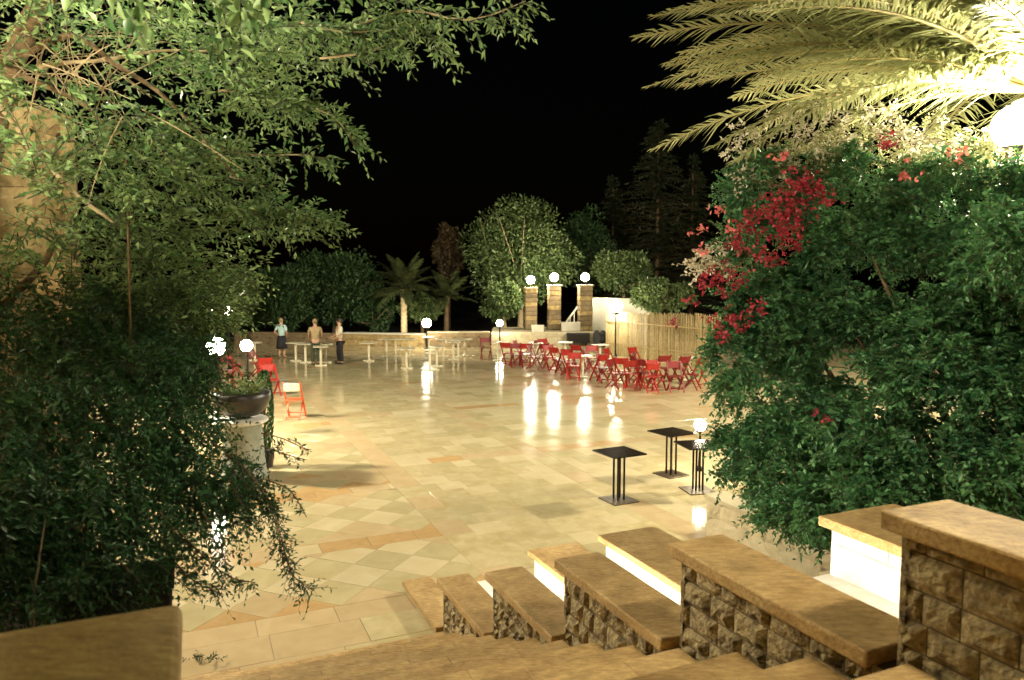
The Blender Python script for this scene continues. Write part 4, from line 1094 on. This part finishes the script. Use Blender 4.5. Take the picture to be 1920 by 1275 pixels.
# pale flowering shrub glowing by the palm foot
def clump_points(c, r, n, lumps, power=.3, squash=1.0):
    """points on many small lumps spread in an ellipsoid"""
    lc = unit(rng.normal(size=(lumps, 3))) * rng.uniform(.3, 1, (lumps, 1)) ** .5 * .78
    lr = rng.uniform(.22, .42, lumps)
    k = rng.integers(0, lumps, n)
    d = unit(rng.normal(size=(n, 3))) * rng.uniform(0, 1, (n, 1)) ** power
    q = lc[k] + d * lr[k][:, None]
    return np.array(c) + q * np.array(r), unit(q * .6 + d)
def tree(name, label, cat, px, py, rx, ry, Y, leaf, n, lumps, mat, group=None, trunk=True, depth=None, bark='bark', limbs_n=7, base=0.0):
    c = at(px, py, Y); r = (rx * Y / F, depth or rx * Y / F * .8, ry * Y / F)
    t = thing(name, label, cat, (c.x, Y, base), 0, group)
    P, D = clump_points((0, 0, c.z - base), r, n, lumps)
    P[:, 2] = np.maximum(P[:, 2], .05)
    g_ = leaf_geo(P, unit(D + rng.normal(size=D.shape) * .6), leaf * rng.uniform(.6, 1.3, n), .5)
    tag(link('crown', mesh_np('crown', g_[0], g_[1], [M[mat]]), t), kind='stuff')
    if trunk:
        zc = c.z - base
        limb([Vector((0, 0, 0)), Vector((.05, 0, zc * .35)), Vector((-.05, 0, max(.3, zc - r[2] * .3)))], .035 * zc + .06, .08, 'trunk', bark, t)
        for k in range(limbs_n):
            a = k * 2.4; e = Vector((math.cos(a) * r[0] * .75, math.sin(a) * r[1] * .75, zc + r[2] * random.uniform(-.2, .7)))
            s = Vector((0, 0, max(.3, zc - r[2] * random.uniform(.4, .9))))
            limb([s, s.lerp(e, .5) + Vector((random.uniform(-.5, .5), random.uniform(-.4, .4), -.15 * r[2])), e], .05, .012, 'branch', bark, t)
    return t
TG = 'trees behind the plaza'
tree('broadleaf_tree', 'tall round tree lit from below behind the stone columns', 'tree', 975, 475, 112, 108, 45, .24, 15000, 60, 'fartree', TG, bark='palebark', limbs_n=14)
tree('broadleaf_tree', 'pale lit lower foliage just left of the stone columns', 'tree', 945, 565, 42, 40, 41.5, .20, 3500, 20, 'fartree', TG, bark='palebark')
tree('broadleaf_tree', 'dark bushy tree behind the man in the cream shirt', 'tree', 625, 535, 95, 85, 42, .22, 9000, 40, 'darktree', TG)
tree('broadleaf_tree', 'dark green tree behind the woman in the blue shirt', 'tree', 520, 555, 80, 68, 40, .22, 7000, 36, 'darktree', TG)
tree('broadleaf_tree', 'low light green shrub left of the people', 'shrub', 440, 560, 60, 60, 36, .20, 5000, 24, 'fartree', TG)
tree('broadleaf_tree', 'small brownish tree rising left of the round tree', 'tree', 838, 480, 32, 62, 46, .22, 3500, 18, 'browntree', TG)
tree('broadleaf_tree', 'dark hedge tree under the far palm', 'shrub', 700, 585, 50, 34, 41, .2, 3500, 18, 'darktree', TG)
tree('broadleaf_tree', 'green shrub right of the lit palm trunk', 'shrub', 790, 580, 40, 30, 41, .2, 2500, 14, 'fartree', TG)
tree('broadleaf_tree', 'rounded green bush overhanging the reed fence', 'shrub', 1240, 555, 62, 34, 33, .17, 5000, 26, 'fartree', TG)
tree('broadleaf_tree', 'yellow green shrub right of the column lamps', 'shrub', 1170, 510, 62, 42, 44, .2, 5000, 26, 'fartree', TG)
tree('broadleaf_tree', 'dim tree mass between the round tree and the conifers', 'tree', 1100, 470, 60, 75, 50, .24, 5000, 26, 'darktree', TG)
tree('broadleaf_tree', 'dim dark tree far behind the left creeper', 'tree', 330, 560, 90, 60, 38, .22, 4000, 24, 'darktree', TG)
def conifer(label, px, ytop, Y, rb, n):
    top = at(px, ytop, Y); h = top.z
    t = thing('conifer', label, 'tree', (top.x, Y, 0), 0, 'dim conifers on the right')
    limb([Vector((0, 0, 0)), Vector((0, 0, h * .5)), Vector((0, 0, h))], .22, .03, 'trunk', 'bark', t)
    nb = n; zs = rng.uniform(.08, .99, nb); az = rng.uniform(0, 6.283, nb)
    S = np.stack([np.zeros(nb), np.zeros(nb), zs * h], 1)
    L = rb * (1 - zs) ** .85 * rng.uniform(.55, 1.1, nb) + .25
    D = unit(np.stack([np.cos(az), np.sin(az), rng.uniform(-.1, .35, nb)], 1))
    lg, sg = twigs(S, D, L, 26, .34, .28, .18, spread=.8, stem_r=.02)
    tag(link('crown', mesh_np('crown', lg[0], lg[1], [M['needle']]), t), kind='stuff')
    tag(link('twigs', mesh_np('twigs', sg[0], sg[1], [M['bark']]), t), kind='stuff')
conifer('tallest dim conifer right of the stone columns', 1236, 225, 54, 5.8, 420)
conifer('shorter dim conifer left of the tallest one', 1150, 330, 57, 3.4, 200)
conifer('dim conifer partly behind the bougainvillea top', 1300, 290, 56, 3.8, 240)

# ------------------------------------------------------------------ tables
def dark_table(px, py, rot, label):
    p = ground(px, py, 0.006)
    t = thing('pedestal_table', label, 'table', (p.x, p.y, 0.007), rot, 'dark square pedestal tables by the bush')
    mb = MB(); mb.box((0, 0, .725), (.58, .58, .022)); mb.bevel(.005, 2); mb.build('table_top', M['tabletop'], t)
    mb = MB(); mb.box((0, 0, .705), (.2, .2, .014)); mb.build('top_plate', M['metal'], t)
    mb = MB(); mb.box((0, 0, .009), (.44, .44, .018)); mb.bevel(.004); mb.build('base_plate', M['baseplate'], t)
    for sx, sy in ((-.055, -.055), (.055, -.055), (.055, .055), (-.055, .055)):
        mb = MB(); mb.tube([(sx, sy, .018), (sx, sy, .70)], .016, 10); mb.build('post', M['metal'], t, smooth=False)
dark_table(1160, 938, R(27), 'black square pedestal table nearest the stairs, standing apart')
dark_table(1258, 890, R(30), 'black square pedestal table furthest back of the three by the bush')
dark_table(1308, 920, R(12), 'square pedestal table with shiny top beside the garden wall end')

def white_table():
    t = thing('bistro_table', '', 'table', (0, 0, 0))
    mb = MB(); mb.box((0, 0, .73), (.56, .56, .03)); mb.bevel(.006); mb.build('table_top', M['white'], t)
    mb = MB(); mb.tube([(0, 0, .03), (0, 0, .715)], .045, 10); mb.build('column', M['white'], t)
    mb = MB(); mb.box((0, 0, .02), (.44, .1, .04)); mb.box((0, 0, .0205), (.1, .44, .041)); mb.build('foot', M['white'], t)
    return t
wt0 = white_table(); first = True
WT = [(692, 677, 'leftmost of the empty cream tables right of the man'), (725, 668, 'cream table second from the left behind the nearest one'), (742, 668, 'cream table close beside another in front of the far palm'),
      (769, 667, 'cream table in the middle at the back below the lit palm'), (763, 691, 'cream table nearest the camera in the middle group'), (804, 663, 'cream table in the back row under the globe lamp'),
      (831, 668, 'cream table half hidden behind the front pair'), (819, 687, 'cream table at the front right of the middle group'), (850, 674, 'cream table third from the right end'), (859, 669, 'cream table second from the right end'),
      (871, 668, 'cream table at the right end of the middle group'), (555, 677, 'cream table right of the woman in the skirt'), (573, 680, 'cream table between the woman and the stooping person'), (602, 686, 'pale table directly in front of the person in khaki'),
      (611, 680, 'cream table behind the one before the person in khaki'), (935, 676, 'cream table at the left end of the red chairs'), (1092, 708, 'cream table between the red chairs, middle of the row'),
      (1160, 718, 'cream table with wide pedestal right of the middle of the red chairs'), (1005, 678, 'cream table behind the left red chairs'), (1125, 682, 'cream table at the back before the cable drum'), (1060, 676, 'cream table behind the middle red chairs'),
      (1292, 712, 'cream table among the rightmost red chairs'), (478, 676, 'cream table below the left lamps')]
for px, py, lab in WT:
    o = wt0 if first else copy_tree(wt0); first = False
    p = ground(px, py, 0.006); o.location = (p.x, p.y, .007); o.rotation_euler = (0, 0, random.uniform(-.3, .3)); tag(o, lab, group='cream bistro tables')
# one upturned table
o = copy_tree(wt0); p = ground(806, 694); o.location = (p.x, p.y, .752); o.rotation_euler = (math.pi, 0, .4); tag(o, 'cream table turned upside down in front of the middle group', group='cream bistro tables')

# ------------------------------------------------------------------ chairs
def chair(seatm, backm, legm):
    t = thing('folding_chair', '', 'chair', (0, 0, 0))
    for k in range(4):
        mb = MB(); mb.box((0, -.15 + k * .1, .45), (.38, .085, .018)); mb.build('slat', M[seatm], t)
    mb = MB(); rx = Matrix.Rotation(R(-13), 3, 'X'); mb.box((0, .205, .765), (.38, .020, .20), rx); mb.bevel(.004); mb.build('backrest', M[backm], t)
    for s in (-.2, .2):
        mb = MB(); mb.bar((s, -.24, 0), (s, .235, .88), .040, .030); mb.build('leg', M[legm], t)
        s2 = s * .86
        mb = MB(); mb.bar((s2, .25, 0), (s2, -.16, .44), .040, .030); mb.build('leg', M[legm], t)
    for a_, b_ in (((-.2, -.19, .10), (.2, -.19, .10)), ((-.17, .2, .06), (.17, .2, .06))):
        mb = MB(); mb.bar(a_, b_, .022); mb.build('stretcher', M[legm], t)
    return t
protos = {'r': chair('redwood', 'redwood', 'redwood'), 'd': chair('darkred', 'darkred', 'darkred'), 'o': chair('orangewood', 'cushion', 'orangewood')}
used = set()
CH = [(553, 784, 'o', 180, 'orange red chair with cream backrest standing alone beside the pot', None),
      (508, 742, 'r', 30, 'bright red chair nearest the pot, legs crossed'), (497, 722, 'r', 200, 'red chair behind the one nearest the pot'), (484, 706, 'd', 90, 'dark red chair tucked behind the left pair'), (440, 708, 'r', 120, 'red chair mostly hidden by the creeper'), (425, 722, 'd', 20, 'darker chair furthest left behind the creeper'),
      (911, 673, 'd', 10, 'dark red chair alone at the left before the brown wall'), (952, 684, 'r', 160, 'red chair at the left end of the long row'), (968, 688, 'd', 20, 'dark red chair second from the left in the long row'), (985, 686, 'r', 190, 'red chair third from the left in the long row'),
      (1002, 692, 'd', 60, 'dark red chair fourth from the left in the long row'), (1014, 686, 'd', 210, 'darker chair behind the fourth chair of the long row'), (1032, 692, 'r', 15, 'red chair below the middle stone column'), (1057, 700, 'd', 200, 'dark red chair left of the middle cream table'),
      (1068, 704, 'r', 40, 'red chair touching the middle cream table from the left'), (1084, 690, 'r', 150, 'red chair behind the middle cream table'), (1104, 702, 'd', 90, 'dark red chair right of the middle cream table'), (1124, 714, 'r', 205, 'broad red chair in front below the cable drum'),
      (1134, 716, 'd', 20, 'dark chair pressed against the broad red one'), (1166, 722, 'r', 170, 'red chair in front of the wide pedestal table'), (1178, 708, 'd', 260, 'dark chair right of the wide pedestal table'), (1193, 698, 'r', 30, 'red chair at the back near the fence lamp'),
      (1196, 716, 'd', 100, 'dark red chair between the fence lamp and the front stack'), (1218, 735, 'r', 185, 'front red chair of the tight pair'), (1229, 731, 'r', 20, 'rear red chair of the tight pair'), (1209, 726, 'd', 140, 'darker chair wedged left of the tight pair'),
      (1266, 734, 'd', 0, 'open chair facing the camera right of the tight pair'), (1296, 730, 'd', 60, 'chair turned sideways near the bush edge'), (1310, 722, 'r', 200, 'red chair half hidden by the bush edge'), (975, 680, 'r', 80, 'red chair in the back rank behind the left end'), (1240, 716, 'd', 190, 'dark chair behind the tight pair'),
      (1045, 696, 'r', 130, 'red chair just left of the dark one before the middle cream table'), (1076, 712, 'r', 350, 'red chair in front of the middle cream table'), (1112, 694, 'r', 20, 'small red chair deep in the middle of the row'), (996, 678, 'd', 260, 'dark red chair in the back rank under the left column'),
      (1154, 728, 'd', 40, 'dark red chair nearest the camera before the wide pedestal table'), (1184, 728, 'r', 150, 'red chair left of the tight pair, in the front rank'), (1276, 718, 'd', 200, 'dark chair behind the open chair facing the camera'), (1022, 676, 'r', 30, 'red chair in the back rank under the middle column'),
      (1146, 700, 'r', 60, 'red chair between the drum and the wide pedestal table')]
for row in CH:
    px, py, kd, rz, lab = row[:5]
    o = protos[kd] if kd not in used else copy_tree(protos[kd]); used.add(kd)
    p = ground(px, py, .006); o.location = (p.x, p.y, .007); o.rotation_euler = (0, 0, R(rz + random.uniform(-12, 12)))
    tag(o, lab, group='red folding chairs')

# ------------------------------------------------------------------ planter at the left
p = ground(458, 893)
t = thing('stone_planter', 'pale grey stone pedestal planter below the left lamps', 'planter', (p.x, p.y, 0.007), .2)
mb = MB(); mb.lathe([(.40, 0), (.40, .05), (.365, .07), (.33, .5), (.31, .86), (.33, .89)], 24); mb.build('pedestal', M['urn'], t, smooth=True)
mb = MB(); mb.lathe([(.33, .888), (.40, .92), (.41, .97), (.36, .99)], 28); mb.build('rim', M['white_stone'], t)
t = thing('plant_bowl', 'dark round bowl of plants on the pale pedestal', 'bowl', (p.x, p.y, 1.0), 0)
prof = [(.10, 0), (.28, .05), (.40, .16), (.45, .30), (.46, .42), (.43, .43), (.40, .36), (.1, .34)]
mb = MB(); mb.lathe(prof, 28); mb.build('bowl', M['bowl'], t, smooth=True)
n = 60; az = rng.uniform(0, 6.28, n); S = np.stack([np.cos(az) * .2, np.sin(az) * .2, np.full(n, .36)], 1); D = unit(np.stack([np.cos(az) * .6, np.sin(az) * .6, rng.uniform(.5, 1.4, n)], 1))
lg, sg = twigs(S, D, rng.uniform(.2, .45, n), 9, .085, .45, .2, stem_r=.004)
tag(link('leaves', mesh_np('leaves', lg[0], lg[1], [M['fartree']]), t), kind='stuff'); link('stems', mesh_np('stems', sg[0], sg[1], [M['bark']]), t)
t = thing('potted_cypress', 'narrow dark cypress standing beside the plant bowl', 'shrub', (p.x + .16, p.y + .62, .007))
mb = MB(); mb.lathe([(.12, 0), (.16, .3), (.15, .31), (.02, .30)], 14); mb.build('pot', M['bowl'], t)
n = 900; zz = rng.uniform(.28, 1.65, n); az = rng.uniform(0, 6.28, n); rr = .13 * np.sin(np.clip((zz - .2) / 1.5, 0, 1) * math.pi) ** .5
P = np.stack([np.cos(az) * rr, np.sin(az) * rr, zz], 1); D = unit(np.stack([np.cos(az) * .5, np.sin(az) * .5, np.full(n, 1.2)], 1))
g_ = leaf_geo(P, D, np.full(n, .09), .3); tag(link('foliage', mesh_np('foliage', g_[0], g_[1], [M['leafdark']]), t), kind='stuff')
mb = MB(); mb.tube([(0, 0, .25), (0, 0, 1.6)], [.03, .01], 6); mb.build('trunk', M['bark'], t)

# ------------------------------------------------------------------ people
def skin_mesh(verts, edges, radii, name, mat, sub=2):
    me = bpy.data.meshes.new(name); me.from_pydata(verts, edges, [])
    o = bpy.data.objects.new(name, me); COL.objects.link(o)
    o.modifiers.new('skin', 'SKIN'); s = o.modifiers.new('sub', 'SUBSURF'); s.levels = sub; s.render_levels = sub
    if not me.skin_vertices: 
        import bpy as _b
        me.attributes
    for i, r in enumerate(radii):
        r = r if hasattr(r, '__len__') else (r, r)
        me.skin_vertices[0].data[i].radius = r
    me.skin_vertices[0].data[0].use_root = True
    dg = bpy.context.evaluated_depsgraph_get(); ev = o.evaluated_get(dg)
    out = bpy.data.meshes.new_from_object(ev)
    bpy.data.objects.remove(o); out.materials.clear(); out.materials.append(mat)
    for q in out.polygons: q.use_smooth = True
    return out
def person(px, py, h, rz, label, hair, top, bottom, skirt, arms, stoop=0.0, longhair=False):
    p = ground(px, py); s = h / 1.75
    t = thing('person', label, 'person', (p.x, p.y, .007), rz, 'people at the far side of the plaza')
    f = stoop
    pel, wst, chst, nk = (0, 0, .95), (0, -.02 - f * .1, 1.12), (0, -.02 - f * .3, 1.38), (0, -f * .42, 1.50)
    V = [pel, wst, chst, nk, (0, -.01 - f * .5, 1.56), (0, -.015 - f * .52, 1.66)]
    Rr = [(.15, .11), (.125, .10), (.16, .11), .06, (.07, .075), (.075, .095)]
    E = [(0, 1), (1, 2), (2, 3), (3, 4), (4, 5)]
    arm = []
    for s_, (el, hd) in zip((-1, 1), arms):
        sh = (s_ * .19, -.01 - f * .34, 1.42); b = len(V)
        V += [sh, el, hd[0], hd[1]]; Rr += [.055, .042, .028, (.03, .02)]
        E += [(2, b), (b, b + 1), (b + 1, b + 2), (b + 2, b + 3)]; arm.append((sh, el, hd[0]))
        for q, (ox, oz) in enumerate(((-.02, .0), (-.007, .01), (.007, .008), (.02, 0))):   # fingers
            w, k = Vector(hd[1]), (Vector(hd[1]) - Vector(hd[0])).normalized()
            V.append(tuple(w + k * (.075 - .008 * abs(q - 1.4)) + Vector((ox, 0, oz)))); Rr.append(.009); E.append((b + 3, len(V) - 1))
        w = Vector(hd[0]); k = Vector(hd[1]) - w; V.append(tuple(w + k * .7 + Vector((-s_ * .035, -.02, 0)))); Rr.append(.01); E.append((b + 2, len(V) - 1))
    for s_ in (-1, 1):
        b = len(V); st = s_ * .03
        V += [(s_ * .095, 0, .86), (s_ * .10, -.02 + st, .50), (s_ * .105, .02 + st, .085), (s_ * .115, -.13 + st, .03)]
        Rr += [.085, .058, .04, (.045, .03)]; E += [(0, b), (b, b + 1), (b + 1, b + 2), (b + 2, b + 3)]
    body = link('body', skin_mesh(V, E, Rr, 'body', M['skin'], 1), t)
    # shirt: same skeleton, wider, with sleeves to the elbow
    V2 = [(0, 0, .93), wst, chst, (0, -f * .38, 1.475)]; R2 = [(.175, .135), (.15, .12), (.185, .13), .075]; E2 = [(0, 1), (1, 2), (2, 3)]
    for sh, el, hd in arm:
        b = len(V2); V2 += [sh, tuple(Vector(sh).lerp(Vector(el), .85))]; R2 += [.075, .06]; E2 += [(2, b), (b, b + 1)]
    link('shirt', skin_mesh(V2, E2, R2, 'shirt', M[top], 1), t)
    if skirt:
        mb = MB(); mb.lathe([(.165, 1.0), (.20, .88), (.235, .6), (.25, .42), (.24, .42), (.1, .9)], 18); mb.build('skirt', M[bottom], t, smooth=True)
    else:
        V3 = [(0, 0, .95)]; R3 = [(.165, .125)]; E3 = []
        for s_ in (-1, 1):
            b = len(V3); st = s_ * .03; V3 += [(s_ * .095, 0, .84), (s_ * .10, -.02 + st, .50), (s_ * .105, .02 + st, .09)]; R3 += [.108, .082, .068]; E3 += [(0, b), (b, b + 1), (b + 1, b + 2)]
        link('trousers', skin_mesh(V3, E3, R3, 'trousers', M[bottom], 1), t)
        for s_ in (-1, 1):
            mb = MB(); mb.ball((s_ * .11, -.06 + s_ * .03, .045), .05, 2, (.95, 2.4, .85)); mb.build('shoe', M['rubber'], t, smooth=True)
    hc = Vector((0, -f * .52, 1.66)); mb = MB(); mb.ball(hc + Vector((0, .025, .035)), .108, 2, (.92, 1.02, 1.0))
    if longhair: mb.ball(hc + Vector((0, .07, -.08)), .09, 2, (.95, .6, 1.3))
    mb.build('hair', M[hair], t, smooth=True)
    mb = MB(); mb.ball(hc + Vector((0, -.112, -.01)), .016, 1, (.8, 1.2, 1.4)); mb.build('nose', M['skin'], t)
    for s_ in (-1, 1):
        mb = MB(); mb.ball(hc + Vector((s_ * .033, -.092, .015)), .011, 1); mb.build('eye', M['hair'], t)
        mb = MB(); mb.ball(hc + Vector((s_ * .082, .0, 0)), .024, 1, (.4, .8, 1.2)); mb.build('ear', M['skin'], t)
    mb = MB(); mb.ball(hc + Vector((0, -.095, -.05)), .018, 1, (1.3, .4, .3)); mb.build('mouth', M['flower_red'], t)
    t.scale = (s, s, s)
    return t
def A(el, w, h): return (el, (w, h))
person(529, 671, 1.62, R(160), 'woman seen from behind in a pale blue top and wide black skirt', 'greyhair', 'blueshirt', 'black', True,
       [A((-.30, .04, 1.16), (-.20, -.10, .98), (-.16, -.14, .93)), A((.33, .05, 1.17), (.22, -.08, 1.0), (.18, -.12, .95))])
person(592, 684, 1.72, R(195), 'stooping person in a khaki top and dark green trousers between cream tables', 'greyhair', 'khaki', 'greencloth', False,
       [A((-.25, -.12, 1.18), (-.22, -.34, 1.02), (-.2, -.40, 1.0)), A((.25, -.12, 1.18), (.24, -.33, 1.0), (.22, -.40, .98))], stoop=.25)
person(638, 683, 1.74, R(-60), 'man standing in a cream shirt and black trousers facing left', 'hair', 'creamshirt', 'black', False,
       [A((-.22, -.06, 1.16), (-.18, -.26, 1.05), (-.16, -.33, 1.04)), A((.23, -.04, 1.16), (.20, -.24, 1.04), (.18, -.31, 1.02))])
bpy.context.view_layer.update()
